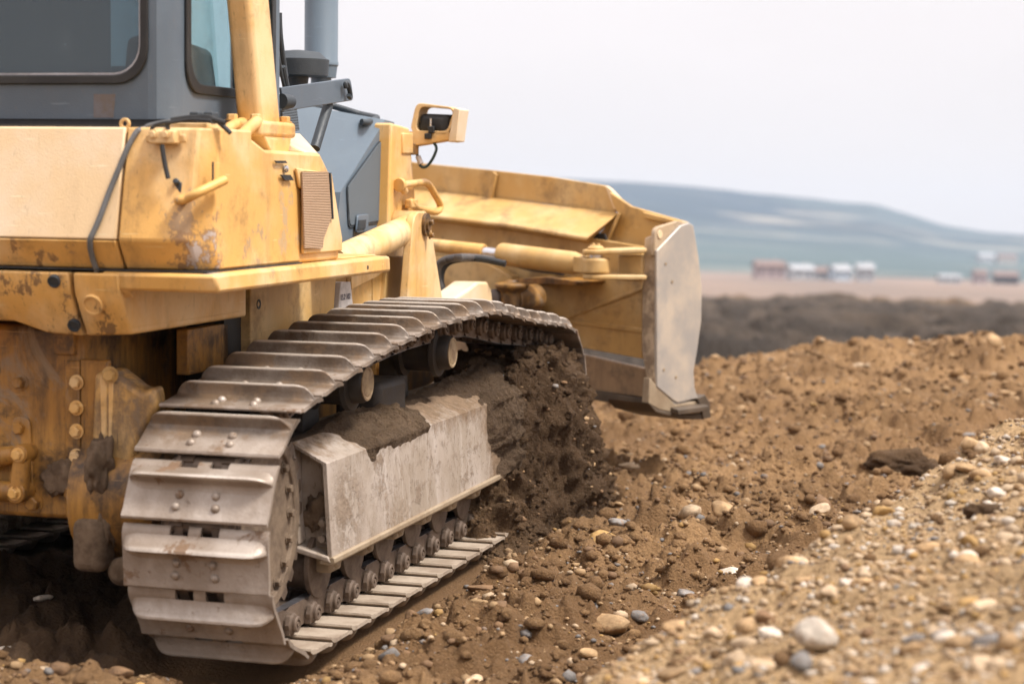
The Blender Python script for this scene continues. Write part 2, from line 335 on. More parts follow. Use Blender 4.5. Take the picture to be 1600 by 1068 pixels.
# side console beside the cab with sloping top
con = [(-.58, .25, 1.318), (-.58, .25, 1.785), (-.40, .25, 1.778), (-.22, .25, 1.726), (.300, .25, 1.722), (.384, .25, 1.662), (.505, .25, 1.392), (.505, .25, 1.318)]
mb = MB(); mb.prism(con, (0, .35, 0)); side = part('side_console', mb, M_paint, dozer, .012)
mb = MB(); mb.loft([[(.17, .252, 1.721), (.298, .252, 1.719), (.60, .60, 1.719), (.17, .60, 1.721)], [(.20, .42, 1.802), (.58, .44, 1.80), (.62, .62, 1.80), (.20, .62, 1.802)]])
part('console_top', mb, M_litpaint, side, .01)
# raised step of the side panel: flush cover with vent
cov = [(-0.067,0.247,1.681),(0.390,0.247,1.659),(0.418,0.247,1.577),(0.489,0.247,1.400),(0.490,0.247,1.331),(0.101,0.247,1.363),(0.086,0.247,1.597),(0.006,0.247,1.597)]
cov = [(x, .247, z) for x, y, z in cov]
mb = MB(); mb.prism([(.10, .247, 1.352), (.10, .247, 1.585), (.065, .247, 1.595), (.03, .247, 1.665), (.385, .247, 1.648), (.418, .247, 1.575), (.50, .247, 1.40), (.50, .247, 1.352)], (0, -.012, 0)); cv = part('vent_cover', mb, M_paint, dozer, .004)
mb = MB(); mb.prism([(0.061,0.232,1.652),(0.324,0.232,1.654),(0.360,0.232,1.481),(0.281,0.232,1.405),(0.268,0.232,1.367),(0.088,0.232,1.373)], (0, -.006, 0)); part('vent_grille', mb, M_vent, cv, 0)
mb = MB(); mb.prism([(0.338,0.232,1.649),(0.351,0.232,1.650),(0.381,0.232,1.475),(0.367,0.232,1.476)], (0, -.007, 0)); part('vent_slot', mb, M_black, cv)
for q in ([(-0.165,0.243,1.689),(-0.071,0.243,1.690),(-0.053,0.243,1.681),(-0.148,0.243,1.680)], [(-0.112,0.243,1.640),(-0.022,0.243,1.640),(0.008,0.243,1.620),(-0.076,0.243,1.620)]):
    mb = MB(); mb.prism(q, (0, -.006, 0)); part('latch_recess', mb, M_black, side)
mb = MB(); c = V((-0.059,0.243,1.661)); mb.lathe(c, (0, -1, 0), [(0, .014), (.008, .012), (.010, .004)], 16); part('key_lock', mb, M_chrome, side)
mb = MB(); mb.prism([(-0.681,0.247,1.679),(-0.674,0.247,1.679),(-0.674,0.247,1.597),(-0.681,0.247,1.597)], (0, -.004, 0)); part('panel_seam', mb, M_black, side)
# ledge and fender
mb = MB()
mb.loft([[(-.775, .195, 1.312), (-.745, .19, 1.252), (-.745, .62, 1.252), (-.745, .62, 1.312)], [(-.70, .195, 1.316), (-.70, .192, 1.252), (-.70, .62, 1.252), (-.70, .62, 1.316)], [(.96, .20, 1.316), (.958, .196, 1.252), (.958, .62, 1.252), (.96, .62, 1.316)]])
fender = part('fender', mb, M_paint, dozer, .012)
mb = MB(); mb.cyl((0.683,0.196,1.280), V((0.683,0.196,1.280)) + V((0, .02, 0)), .009); part('bolt_hole', mb, M_black, fender)
mb = MB(); mb.span((.40, .26, 1.316), (.95, .62, 1.322)); part('fender_tread', mb, M_paint, fender, .003)
mb = MB(); mb.span((-.735, .24, 1.3165), (.1, 2.2, 1.3215)); part('tank_gap', mb, M_black, tank)
# lower hull under the tank
def hull(y, d=0, zb=1.10): return [(-.755 + d, y, 1.308), (-.745 + d, y, 1.24), (-.66 + d, y, zb + .0), (.3, y, zb), (.3, y, 1.308)]
mb = MB(); mb.loft([hull(y, d, zb) for y, d, zb in ((.548, .0, 1.10), (.70, 0, 1.092), (.716, 0, 1.091))])
hullp = part('lower_hull', mb, M_paint, dozer, .008)
mb = MB(); mb.loft([hull(y, d, zb) for y, d, zb in ((.732, .0, 1.09), (.86, 0, 1.095), (1.0, .02, 1.13), (1.5, .02, 1.13), (1.64, 0, 1.095), (1.952, 0, 1.10))]); part('hull_rear_cover', mb, M_paint, hullp, .008)
mb = MB(); mb.prism([(-.742, .52, 1.295), (-.735, .52, 1.25), (-.70, .52, 1.225), (-.70, .52, 1.295)], (0, .05, 0)); part('hull_corner', mb, M_paint, hullp, .004)
mb = MB(); mb.span((-.66, .547, 1.12), (.25, .72, 1.30)); part('hull_side', mb, M_paint, hullp, .004)
mb = MB(); mb.loft([[(-.655, .548, 1.165), (-.655, .60, 1.098), (-.655, .66, 1.10)], [(.25, .548, 1.165), (.25, .60, 1.098), (.25, .66, 1.10)]]); part('hull_chine', mb, M_blade, hullp, .003)
c = V((-0.732,0.652,1.203)); ax = V((-1, 0, -.45)).normalized()
mb = MB(); mb.lathe(c - ax * .015, ax, [(0, .036), (.026, .036), (.026, .030), (.020, .029), (.020, .0)], 28, False); part('drain_plug_cap', mb, M_paint, hullp)
for q in ((-0.757,0.784,1.276), (-0.700,0.742,1.126)):
    mb = MB(); mb.lathe(V(q) - ax * .012, ax, [(0, .022), (.016, .022), (.016, .016), (.012, .015), (.012, 0)], 20, False); part('rubber_plug', mb, M_dark, hullp)
# rear panel details
cab_c = spline([(-0.745,0.406,1.810),(-0.745,0.466,1.799),(-0.745,0.496,1.786),(-0.745,0.526,1.732),(-0.745,0.554,1.656),(-0.745,0.582,1.576),(-0.745,0.611,1.481),(-0.745,0.639,1.410),(-0.745,0.646,1.364),(-0.745,0.644,1.313)], 5)
zz = [(-.705 - .08 * (1.79 - p.z) / .37 if p.z > 1.42 else -.785 + .06 * (1.42 - p.z) / .1) for p in cab_c]
mb = MB(); mb.tube([(a if p.z < 1.782 else -.66, p.y, p.z) for p, a in zip(cab_c, zz)], .0095); part('grey_cable', mb, plain('grey_cable_sheath', (.16, .165, .17), .6), tank)
def eyelet(q):
    q = V(q); mb = MB(); A = []; B = []
    for i in range(20):
        t = 2 * PI * i / 20; A.append(q + V((0, .019 * math.cos(t), .019 * math.sin(t)))); B.append(q + V((0, .009 * math.cos(t), .009 * math.sin(t))))
    mb.ring(A, B, (.012, 0, 0)); mb.span((q.x, q.y - .02, q.z - .03), (q.x + .012, q.y + .02, q.z - .012)); return mb
part('lifting_eye', eyelet((-0.690,0.558,1.802)), M_paint, tank, .002)
cl = V((-0.715,0.400,1.754))
mb = MB(); mb.box(cl + V((.012, 0, 0)), (.02, .14, .028)); mb.box(cl + V((-.012, -.005, .004)), (.05, .095, .045)); clamp = part('cable_clamp', mb, M_paint, dozer, .006)
for dy in (-.022, .022):
    mb = MB(); mb.bolt(cl + V((-.037, dy, .012)), (-1, 0, 0), .012, .01); part('clamp_bolt', mb, M_paint, clamp)
mb = MB(); mb.tube(spline([(-0.755,0.390,1.733),(-0.755,0.384,1.693),(-0.755,0.377,1.658),(-0.755,0.368,1.623)]), .008); part('cut_cable', mb, M_black, clamp)
mb = MB(); mb.tube(spline([(-0.720,0.451,1.760),(-0.720,0.441,1.787),(-0.720,0.414,1.802),(-0.720,0.357,1.808),(-0.720,0.300,1.815),(-0.720,0.232,1.811)]), .006); part('wiring_loom', mb, M_black, clamp)
mb = MB(); mb.tube(spline([(-0.690,0.396,1.772),(-0.690,0.401,1.797),(-0.690,0.387,1.809)]), .007); part('hose_end', mb, M_black, clamp)
h = [(-0.760,0.329,1.553),(-0.760,0.300,1.559),(-0.760,0.254,1.581),(-0.760,0.211,1.620)]; h[-1] = (-.66, h[-1][1], h[-1][2])
mb = MB(); mb.tube(spline([(-.70, h[0][1], h[0][2])] + h), .016, 14); hd = part('tank_handle', mb, M_paint, dozer)
mb = MB(); q = V((-0.705,0.353,1.587)); mb.box(q, (.03, .028, .05)); mb.cyl(q + V((-.01, 0, .02)), q + V((-.03, 0, .03)), .010); part('handle_latch', mb, M_dark, hd, .004)
# hoses and pipes on the deck beside the post
mb = MB(); mb.tube(spline([(-0.196,0.420,1.790),(-0.113,0.420,1.813),(0.001,0.420,1.830),(0.089,0.420,1.842)]), .020, 12); mb.tube(spline([(-0.262,0.340,1.751),(-0.212,0.340,1.779),(-0.144,0.340,1.808),(-0.087,0.340,1.828)]), .022, 12); part('deck_pipe', mb, M_paint, side)
mb = MB()
mb.tube(spline([(-0.620,0.420,1.815),(-0.620,0.346,1.824),(-0.620,0.277,1.820),(-0.620,0.227,1.808)]), .010); mb.tube(spline([(-0.620,0.323,1.828),(-0.620,0.273,1.824),(-0.620,0.227,1.791),(-0.620,0.208,1.774)]), .008); part('deck_wiring', mb, M_black, side)
mb = MB(); mb.span((-.60, .30, 1.79), (-.45, .45, 1.808)); part('deck_bracket', mb, M_paint, side, .004)
mb = MB()
for q in [(-0.550,0.360,1.822),(-0.550,0.309,1.822)]: mb.box(V(q) + V((0, 0, .008)), (.05, .035, .03))
part('relay_block', mb, M_dark, side, .004)
# ---- roll-over post
def rect(c, dx, dy): return [(c[0] - dx, c[1] - dy, c[2]), (c[0] + dx, c[1] - dy, c[2]), (c[0] + dx, c[1] + dy, c[2]), (c[0] - dx, c[1] + dy, c[2])]
b0 = V((.070, .400, 1.83)); up = V((-.205, .015, 1))
mb = MB(); mb.loft([rect(b0 + up * t, .098 - .006 * t, .048) for t in (-.02, .4, .9, 1.45)]); post = part('rollover_post', mb, M_paint, dozer, .022, 4)
mb = MB(); mb.loft([rect((.06, .39, 1.775), .165, .075), rect((.06, .39, 1.832), .160, .075)]); part('post_flange', mb, M_paint, post, .014, 3)
mb = MB(); mb.loft([rect((.07, .37, 1.71), .075, .055), rect((.06, .38, 1.778), .13, .06)]); part('post_foot', mb, M_paint, post, .006)
for dx in (-.10, .175):
    for dy in (-.04, .05):
        mb = MB(); mb.bolt((.02 + dx, .39 + dy, 1.832), (0, 0, 1), .02, .02); part('flange_bolt', mb, M_paint, post)
mb = MB(); mb.loft([rect(V((.015, 2 * YC - .400, 1.83)) + V((-.205, -.015, 1)) * t, .13, .045) for t in (-.08, .4, .9, 1.45)]); part('rollover_post', mb, M_paint, dozer, .02)
# ---- cab
CX, CY0, CY1, CZ0, CZ1 = -.50, .50, 2.0, 1.822, 3.22
cab = dozer
mb = MB(); A, B = rect_ring((CX, 0, 0), (0, -1, 0), (0, 0, 1), (-1.94, CZ0, -.565, CZ1), (-1.925, 1.955, -.578, 3.06), .11)
mb.ring(A, B, (.05, 0, 0))
for m in (lambda q: q, lambda q: (q[0], 2 * YC - q[1], q[2])):
    L = [(CX, .565), (-.494, .535), (-.465, .513), (-.42, .503), (-.36, .50), (-.36, .54), (-.45, .565)]
    mb.loft([[m((x, y, z)) for x, y in L] for z in (CZ0, CZ1)])
wall = part('cab_wall', mb, M_grey, cab, 0)
mb = MB(); A2, B2 = rect_ring((CX, 0, 0), (0, -1, 0), (0, 0, 1), (-1.945, 1.94, -.562, 3.08), (-1.915, 1.972, -.590, 3.04), .10)
A2 = rect_ring((CX, 0, 0), (0, -1, 0), (0, 0, 1), (-2.2, 1.8, -.3, 3.3), (-1.945, 1.940, -.560, 3.08), .118)[1]
mb.ring(A2, B2, (-.012, 0, 0)); win = part('rear_window', mb, M_gasket, cab, .005)
mb = MB(); B3 = rect_ring((CX, 0, 0), (0, -1, 0), (0, 0, 1), (-2.2, 1.8, -.3, 3.3), (-1.918, 1.969, -.587, 3.04), .10)[1]; mb.prism([p + V((.012, 0, 0)) for p in B3], (.006, 0, 0)); part('glass', mb, M_glass, win)
mb = MB(); A4 = rect_ring((CX, 0, 0), (0, -1, 0), (0, 0, 1), (-2.2, 1.8, -.3, 3.3), (-1.917, 1.970, -.588, 3.04), .10)[1]; B4 = rect_ring((CX, 0, 0), (0, -1, 0), (0, 0, 1), (-2.2, 1.8, -.3, 3.3), (-1.909, 1.979, -.596, 3.03), .095)[1]
mb.ring([p + V((-.004, 0, 0)) for p in A4], [p + V((-.004, 0, 0)) for p in B4], (.012, 0, 0)); part('window_bead', mb, plain('aluminium_bead', (.42, .42, .45), .35, .5), win)
mb = MB(); mb.prism([V((-0.497,0.768,1.907)) , V((-0.497,0.686,1.907)), V((-0.497,0.694,1.827)), V((-0.497,0.769,1.827))], (-.004, 0, 0)); part('rust_stain_strip', mb, M_rust, wall)
mb = MB(); mb.prism([V(q) + V((.008, 0, 0)) for q in [(-0.500,0.668,1.957),(-0.500,0.620,2.013),(-0.500,0.601,2.009),(-0.500,0.603,1.983),(-0.500,0.639,1.953)]], (.003, 0, 0)); part('peeling_sealant', mb, plain('pale_sealant', (.62, .55, .53), .8), win)
# right side wall with window
for sgn, yy, dy in ((1, .50, .04), (-1, 2.0, -.04)):
    mb = MB(); A, B = rect_ring((0, yy, 0), (1, 0, 0), (0, 0, 1), (-.36, CZ0, .47, CZ1), (-.335, 1.935, .43, 3.06), .11); mb.ring(A, B, (0, dy, 0)); w = part('cab_wall', mb, M_grey, cab)
    mb = MB(); fr = [rect_ring((0, yy, 0), (1, 0, 0), (0, 0, 1), (-2, 0, 2, 4), i, .10)[1] for i in ((-.352, 1.918, .445, 3.08), (-.315, 1.952, .41, 3.045))]; mb.ring(fr[0], fr[1], (0, -dy * .3, 0)); w = part('side_window', mb, M_gasket, cab, .004)
    mb = MB(); mb.prism([p + V((0, dy * .4, 0)) for p in rect_ring((0, yy, 0), (1, 0, 0), (0, 0, 1), (-2, 0, 2, 4), (-.32, 1.948, .415, 3.05), .10)[1]], (0, dy * .15, 0)); part('glass', mb, M_glass2, w)
    mb = MB(); mb.span((.13, yy, 1.94), (.16, yy + dy, 3.06)); part('window_divider', mb, M_gasket, w)
mb = MB(); A, B = rect_ring((.47, 0, 0), (0, 1, 0), (0, 0, 1), (.5, CZ0, 2.0, CZ1), (.54, 1.95, 1.96, 3.1), .1); mb.ring(A, B, (.035, 0, 0)); wf = part('windscreen_frame', mb, M_grey, cab)
mb = MB(); mb.prism(B, (.006, 0, 0)); part('glass', mb, M_glass2, wf)
mb = MB(); mb.span((-.55, .45, CZ1), (.6, 2.05, CZ1 + .08)); part('cab_roof', mb, M_grey, cab, .03, 3)
mb = MB(); mb.span((-.47, .53, 1.80), (.47, 1.97, 1.822)); part('cab_floor', mb, M_black, cab)
mb = MB(); mb.span((-.495, .505, 1.798), (.49, 1.995, 1.8235)); mb.span((-.62, .50, 1.786), (.0, 2.0, 1.800)); part('cab_mount_seal', mb, M_black, cab)
mb = MB(); mb.loft([[(x, y, z) for x, y, z in ((-.15, .95, zz_), (.02, .95, zz_), (.02, 1.55, zz_), (-.15, 1.55, zz_))] for zz_ in (1.83, 2.42)]); mb.span((-.1, .95, 1.83), (.40, 1.55, 2.0)); part('operator_seat', mb, M_seat, cab, .05, 3)
mb = MB(); mb.loft([[(-.22, .60, 1.83), (.20, .60, 1.83), (.20, .82, 1.83), (-.22, .82, 1.83)], [(-.20, .62, 2.13), (.16, .62, 2.10), (.16, .80, 2.10), (-.20, .80, 2.13)]]); part('control_console', mb, M_seat, cab, .03, 3)
mb = MB(); mb.span((.30, .9, 1.83), (.46, 1.9, 2.05)); part('dashboard', mb, M_dark, cab, .02)
# ---- bonnet
Hs = .76
hp = [(1.95, Hs, 1.94), (2.473,0.760,1.913), (2.615,0.760,1.905), (2.567,0.760,1.052), (1.50, Hs, 1.16)]
p1 = V((2.473,0.760,1.913)); p2 = V((1.865,0.760,1.565)); p3 = V((1.787,0.760,1.275)); q1 = V((1.741,1.000,1.973)); q2 = V((1.744,1.000,1.562)); q3 = V((1.747,1.000,1.271))
f1 = V((2.605,0.760,1.905)); f2 = V((2.524,0.760,1.250)); f2.x = f1.x
mb = MB()
L = [p1, p2, p3, f2, f1]; R_ = [V((a.x, 2 * YC - a.y, a.z)) for a in L]
mb.add(L + R_, [(0, 1, 2, 3, 4), (5, 6, 7, 8, 9), (0, 4, 9, 5), (4, 3, 8, 9), (3, 2, 7, 8)])
Lq = [p1, p2, p3, q3, q2, q1]; Rq = [V((a.x, 2 * YC - a.y, a.z)) for a in Lq]
mb.add(Lq + Rq, [(0, 1, 4, 5), (1, 2, 3, 4), (6, 7, 10, 11), (7, 8, 9, 10), (0, 5, 11, 6), (3, 4, 5, 11, 10, 9), (2, 3, 9, 8)])
bonnet = part('bonnet', mb, M_hood, dozer, .012, 3)
mb = MB(); mb.prism(rnd([(1.940,0.757,1.589),(2.374,0.757,1.803),(2.532,0.757,1.806),(2.502,0.757,1.432),(1.968,0.757,1.411)], .03), (0, -.006, 0)); door = part('engine_door', mb, M_screen, dozer)
mb = MB(); mb.prism([V(q) for q in rnd([(1.931,0.757,1.594),(2.374,0.757,1.809),(2.551,0.757,1.813),(2.522,0.757,1.422),(1.959,0.757,1.399)], .03)], (0, -.003, 0)); part('door_seam', mb, M_dark, door)
mb = MB(); mb.prism(rnd([(2.036,0.748,1.458),(2.193,0.748,1.461),(2.177,0.748,1.380),(2.021,0.748,1.374)], .02), (0, -.010, 0)); lt = part('door_latch', mb, M_hood, door, .003)
mb = MB(); mb.prism([(2.041,0.737,1.434),(2.137,0.737,1.435),(2.129,0.737,1.393),(2.025,0.737,1.390)], (0, -.004, 0)); part('latch_recess', mb, M_dark, door)
mb = MB(); mb.tube(rnd([(2.029,0.980,1.931),(2.069,0.980,1.957),(2.294,0.980,1.977)] + [(2.313,0.840,1.936),(2.586,0.840,1.926)] + [(2.292,0.790,1.892)], .03, 5), .016, 12); part('bonnet_handrail', mb, M_dark, bonnet)
mb = MB(); mb.prism([(1.409,0.860,1.921),(1.580,0.860,1.933),(1.611,0.860,1.838),(1.432,0.860,1.827)], (.0, .01, 0)); part('mesh_screen', mb, louvre('woven_mesh', (.16, .20, .24), (.02, .03, .04), 45), bonnet)
# ---- exhaust, air cleaner
ex = V((2.36, 1.05, 2.13))
mb = MB(); mb.lathe(ex, (0, 0, 1), [(-.30, .05), (-.02, .05), (-.02, .072), (.035, .079), (.04, .084), (.055, .084), (.06, .081), (.9, .081)], 36); part('exhaust_stack', mb, M_hood, dozer)
ap = V((2.073,1.050,2.148)); ap.x -= .02
mb = MB(); mb.lathe(ap + V((0, 0, -.32)), (0, 0, 1), [(0, .045), (.25, .045)], 24); mb.lathe(ap, (0, 0, 1), [(-.09, .048), (-.09, .05), (-.045, .055)], 24); mb.lathe(ap, (0, 0, 1), [(-.05, .06), (-.045, .145), (.03, .150), (.035, .138), (.065, .105), (.075, 0.02)], 40); part('air_precleaner', mb, M_dark, dozer)
# ---- hinged grey flap with strut in front of the cab
mb = MB(); mb.prism(rnd([(0.648,0.550,1.983),(1.427,0.550,2.060),(1.468,0.550,1.966),(0.676,0.550,1.891)], .03, only=(1, 2)), (0, .012, 0)); flap = part('hinged_flap', mb, M_grey, dozer, .003)
mb = MB(); mb.tube(rnd([(1.303,0.530,2.029),(1.326,0.530,2.036),(1.350,0.530,2.018),(1.374,0.530,1.981),(1.359,0.530,1.969)], .02), .010); part('flap_handle', mb, M_dark, flap)
mb = MB(); mb.lathe((0.637,0.545,1.929), (1, -.3, 0), [(0, .03), (.035, .03), (.06, .026), (.075, .01)], 16); part('flap_hinge', mb, M_dark, flap)
mb = MB(); mb.tube([(1.238,0.580,1.940),(1.085,0.580,1.751)], .022, 12); part('flap_strut', mb, M_dark, flap)
mb = MB(); mb.tube(spline([(0.616,0.570,2.273),(0.637,0.570,2.175),(0.697,0.570,2.033),(0.737,0.570,1.979)]), .007); mb.tube(spline([(0.741,0.600,2.283),(0.755,0.600,2.183),(0.810,0.600,2.034)]), .012); mb.tube([(0.703,0.570,2.068),(0.744,0.570,1.990)], .015); part('wiper_arm', mb, M_dark, cab)
# ---- radiator guard / front yoke
mb = MB(); mb.prism([(2.395,0.700,1.896),(2.664,0.700,1.879),(2.795,0.700,1.419),(2.846,0.700,1.029),(2.302,0.700,1.059),(2.353,0.700,1.257)], (0, 1.1, 0)); yoke = part('radiator_guard', mb, M_paint, dozer, .012, 3)
mb = MB(); mb.prism([V(q) for q in [(2.538,0.690,1.851),(2.694,0.690,1.854),(2.697,0.690,1.753),(2.540,0.690,1.751)]], (0, .12, 0)); part('lamp_mount', mb, M_paint, yoke, .006)
mb = MB(); mb.tube(rnd([(2.418,0.660,1.599),(2.833,0.660,1.615),(3.068,0.660,1.490),(2.994,0.660,1.458),(2.634,0.660,1.488)], .07, 6), .018, 12); hd = part('grab_handle', mb, M_paint, dozer)
mb = MB(); mb.box((2.599,0.665,1.508), (.10, .04, .045)); part('handle_mount', mb, M_paint, hd, .008)
mb = MB(); mb.lathe((2.447,0.670,1.599), (1, -.2, 0), [(-.02, .034), (.006, .034)], 14); part('handle_flange', mb, M_paint, hd, .004)
# ---- work lamp facing forward (its back is seen)
LX = 2.72
mb = MB(); mb.prism([(2.700,0.719,1.864),(2.700,0.506,1.862),(2.700,0.499,1.824),(2.700,0.712,1.788)], (.12, 0, 0)); mb.prism([(2.700,0.736,1.858),(2.700,0.709,1.858),(2.700,0.708,1.785),(2.700,0.735,1.782)], (.14, 0, 0)); brk = part('lamp_bracket', mb, M_paint, dozer, .005)
oA = [(2.700,0.716,1.864),(2.700,0.683,2.000),(2.700,0.647,2.012),(2.700,0.487,1.991),(2.700,0.454,1.978),(2.700,0.469,1.818),(2.700,0.512,1.812),(2.700,0.499,1.862)]; 
mb = MB()
band = rnd([(2.700,0.712,1.861),(2.700,0.680,2.006),(2.700,0.477,1.981),(2.700,0.509,1.843)], .035); inner = [p for p in rnd([(2.700,0.682,1.867),(2.700,0.660,1.987),(2.700,0.484,1.972),(2.700,0.516,1.865)], .03)]
mb.ring(band, inner, (.14, 0, 0)); part('lamp_guard', mb, M_paint, brk, .004)
mb = MB(); mb.prism([(2.690,0.481,1.981),(2.690,0.448,1.972),(2.690,0.469,1.815),(2.690,0.509,1.811)], (.15, 0, 0)); part('lamp_side_plate', mb, M_litpaint, brk, .004)
A = rnd([(2.705,0.671,1.953),(2.705,0.498,1.947),(2.705,0.517,1.849),(2.705,0.680,1.861)], .03); c_ = sum(A, V((0, 0, 0))) / len(A)
mb = MB(); mb.loft([[c_ + (p - c_) * s + V((d, 0, 0)) for p in A] for d, s in ((0, .55), (.012, .86), (.04, 1.0), (.13, 1.04))]); lamp = part('work_lamp', mb, M_black, dozer, .004)
mb = MB(); mb.tube([(2.690,0.599,1.927),(2.690,0.599,1.886)], .006); part('lamp_stud', mb, M_chrome, lamp)
mb = MB(); mb.box((2.690,0.595,1.871), (.02, .03, .035)); mb.box((2.690,0.612,1.839), (.02, .035, .028)); part('cable_plug', mb, M_black, lamp, .004)
mb = MB(); mb.tube(spline([(2.720,0.591,1.808),(2.720,0.578,1.777),(2.720,0.601,1.723),(2.720,0.634,1.688),(2.720,0.664,1.697),(2.720,0.678,1.748),(2.720,0.691,1.766)]), .0075, 8); part('lamp_cable', mb, plain('green_black_cable', (.02, .05, .05), .5), lamp)
mb = MB(); mb.tube([(2.715,0.673,1.741),(2.715,0.656,1.703)], .014); part('cable_connector', mb, plain('clear_connector', (.45, .40, .38), .4), lamp)
mb = MB(); mb.cyl((2.720,0.702,1.804), (2.720,0.701,1.747), .03, n=16); part('lamp_swivel', mb, M_dirty, brk, .003)
# ---- lift cylinder and its bracket plates
a = V((1.091,0.500,1.272)); b = V((2.308,0.585,1.392)); ax = (b - a).normalized()
mb = MB(); mb.lathe(a, ax, [(0, .066), ((b - a).length - .02, .066), ((b - a).length - .012, .060), ((b - a).length, .058)], 32); lc = part('lift_cylinder', mb, M_paint, dozer)
e_ = V((2.477,0.600,1.413))
mb = MB(); mb.cyl(b, e_, .024); part('piston_rod', mb, M_chrome, lc)
mb = MB(); mb.cyl(e_ + V((-.02, -.05, 0)), e_ + V((-.02, .10, 0)), .062, n=28); mb.cyl(b + ax * .045, e_, .048); part('rod_eye', mb, M_blade, lc, .004)
def plate_up(y, s, w=.045):
    return rnd([V(p) for p in s], .07, 6, only=(0, 1))
mb = MB(); mb.prism(rnd([(x, .50, z) for x, y, z in [(2.150,0.500,1.475),(2.370,0.500,1.472),(2.605,0.500,1.032),(2.058,0.500,1.063)]], .085, 7, only=(0, 1)), (0, .04, 0)); lb = part('lift_bracket', mb, M_paint, dozer, .005)
mb = MB(); mb.prism(rnd([(x, .68, z) for x, y, z in [(2.423,0.680,1.456),(2.635,0.680,1.453),(2.828,0.680,1.015),(2.155,0.680,1.052)]], .085, 7, only=(0, 1)), (0, .04, 0)); part('lift_bracket', mb, M_paint, dozer, .005)
q = V((2.313,0.500,1.412))
mb = MB(); mb.lathe(q + V((0, .02, 0)), (0, -1, 0), [(0, .055), (.035, .055), (.035, .03), (.045, .03)], 20); mb.bolt(q + V((.0, -.02, .012)), (0, -1, 0), .016, .02); mb.bolt(q + V((0.01, -.02, -.05)), (0, -1, 0), .014, .018); part('pivot_pin', mb, M_dirty, lb)
mb = MB(); mb.prism([(2.126,0.620,1.266),(2.444,0.620,1.256),(2.449,0.620,1.038),(2.076,0.620,1.058)], (0, .05, 0)); part('yoke_plate', mb, M_blade, yoke, .004)
# ---- main frame, side plates below the fender
mb = MB(); mb.span((.40, .70, .42), (3.0, 1.80, 1.22)); frame = part('main_frame', mb, M_dirty, dozer, .01)
mb = MB(); mb.span((.75, .64, .27), (3.2, 1.86, .415)); part('belly_light_blocker', mb, M_roller, dozer, .02)  # added slab that blocks light and blackens the space under the body
mb = MB(); mb.prism([(.464, .60, .90), (.464, .60, 1.24), (1.40, .60, 1.24), (1.35, .60, .90)], (0, .06, 0)); sp = part('side_plate', mb, M_blade, dozer, .006)
q = V((0.540,0.600,1.132))
mb = MB(); mb.lathe(q, (0, -1, 0), [(-.01, .02), (.002, .02), (.002, .014), (-.004, 0)], 18, False); part('plate_hole', mb, M_black, sp)
mb = MB(); mb.prism([(1.415,0.585,1.180),(1.535,0.585,1.174),(1.569,0.585,1.059),(1.386,0.585,1.064)], (0, .03, 0)); sup = part('stamped_support', mb, plain('grey_stamped_plate', (.50, .45, .42), .6, sc=12), dozer, .003)
cu = bpy.data.curves.new('stamped_text', 'FONT'); cu.body = '15.2 102'; cu.size = .036; cu.extrude = .0006
to = bpy.data.objects.new('stamped_text', cu); COL.objects.link(to); bpy.context.view_layer.update()
me = bpy.data.meshes.new_from_object(to.evaluated_get(bpy.context.evaluated_depsgraph_get())); bpy.data.objects.remove(to); me.materials.clear(); me.materials.append(M_ink)
to = link('stamped_text', me, sup); to.location = (1.403,0.583,1.100); to.rotation_euler = (PI / 2, 0, 0)
mb = MB(); mb.prism([(1.406,0.620,1.180),(1.508,0.620,1.175),(1.478,0.620,1.058),(1.346,0.620,1.066)], (0, .03, 0)); part('support_edge', mb, M_dirty, frame, .003)
mb = MB(); mb.prism([(1.582,0.600,1.229),(2.052,0.600,1.210),(1.929,0.600,1.179),(1.592,0.600,1.137)], (0, .02, 0)); part('fender_gusset', mb, M_paint, frame, .003)
mb = MB(); mb.prism([(1.617,0.640,1.198),(1.961,0.640,1.212),(1.964,0.640,1.034),(1.620,0.640,1.026)], (0, .05, 0)); mb.prism([(1.974,0.640,1.212),(2.129,0.640,1.206),(2.115,0.640,1.026),(1.978,0.640,1.034)], (0, .05, 0)); part('engine_side_plate', mb, M_paint, frame, .003)
mb = MB(); mb.prism([(-.02, .64, .90), (-.02, .64, 1.07), (.34, .64, 1.07), (.34, .64, .90)], (0, .05, 0)); part('lower_side_plate', mb, M_dirty, frame, .006)
mb = MB(); mb.span((.30, .64, .60), (.46, .80, 1.25)); part('frame_gap_block', mb, M_black, frame)
# ---- transmission case at the rear
mb = MB(); mb.span((-.45, .845, .418), (.45, 1.655, 1.10)); case = part('transmission_case', mb, M_dirty, dozer, .02)
mb = MB(); mb.span((-.465, .848, .43), (-.452, .905, .985)); mb.span((-.462, .74, .43), (-.43, .846, .99)); fl = part('case_flange', mb, M_dirty, dozer, .008)
for q in [(-0.465,0.857,0.909),(-0.465,0.858,0.819),(-0.465,0.858,0.737),(-0.465,0.859,0.649)]:
    mb = MB(); mb.bolt(q, (-1, 0, 0), .020, .024); part('flange_bolt', mb, M_paint, fl)
for q, r in (((-0.450,1.083,0.898), .021), ((-0.450,1.085,0.737), .022), ((-0.460,0.870,0.516), .030), ((-0.450,1.034,0.472), .026)):
    mb = MB(); mb.bolt(q, (-1, 0, 0), r, .03); part('case_bolt', mb, M_dirty, case)
q = V((-0.450,1.085,0.737))
mb = MB(); mb.prism(rnd([q + V((0, .03, .04)), q + V((0, -.04, .04)), q + V((0, -.055, -.25)), q + V((0, .05, -.25))], .03), (-.012, 0, 0)); part('bracket_plate', mb, M_dirty, case, .005)
a, b, c = V((-0.500,1.120,0.636)), V((-0.500,1.052,0.653)), V((-0.500,1.066,0.516))
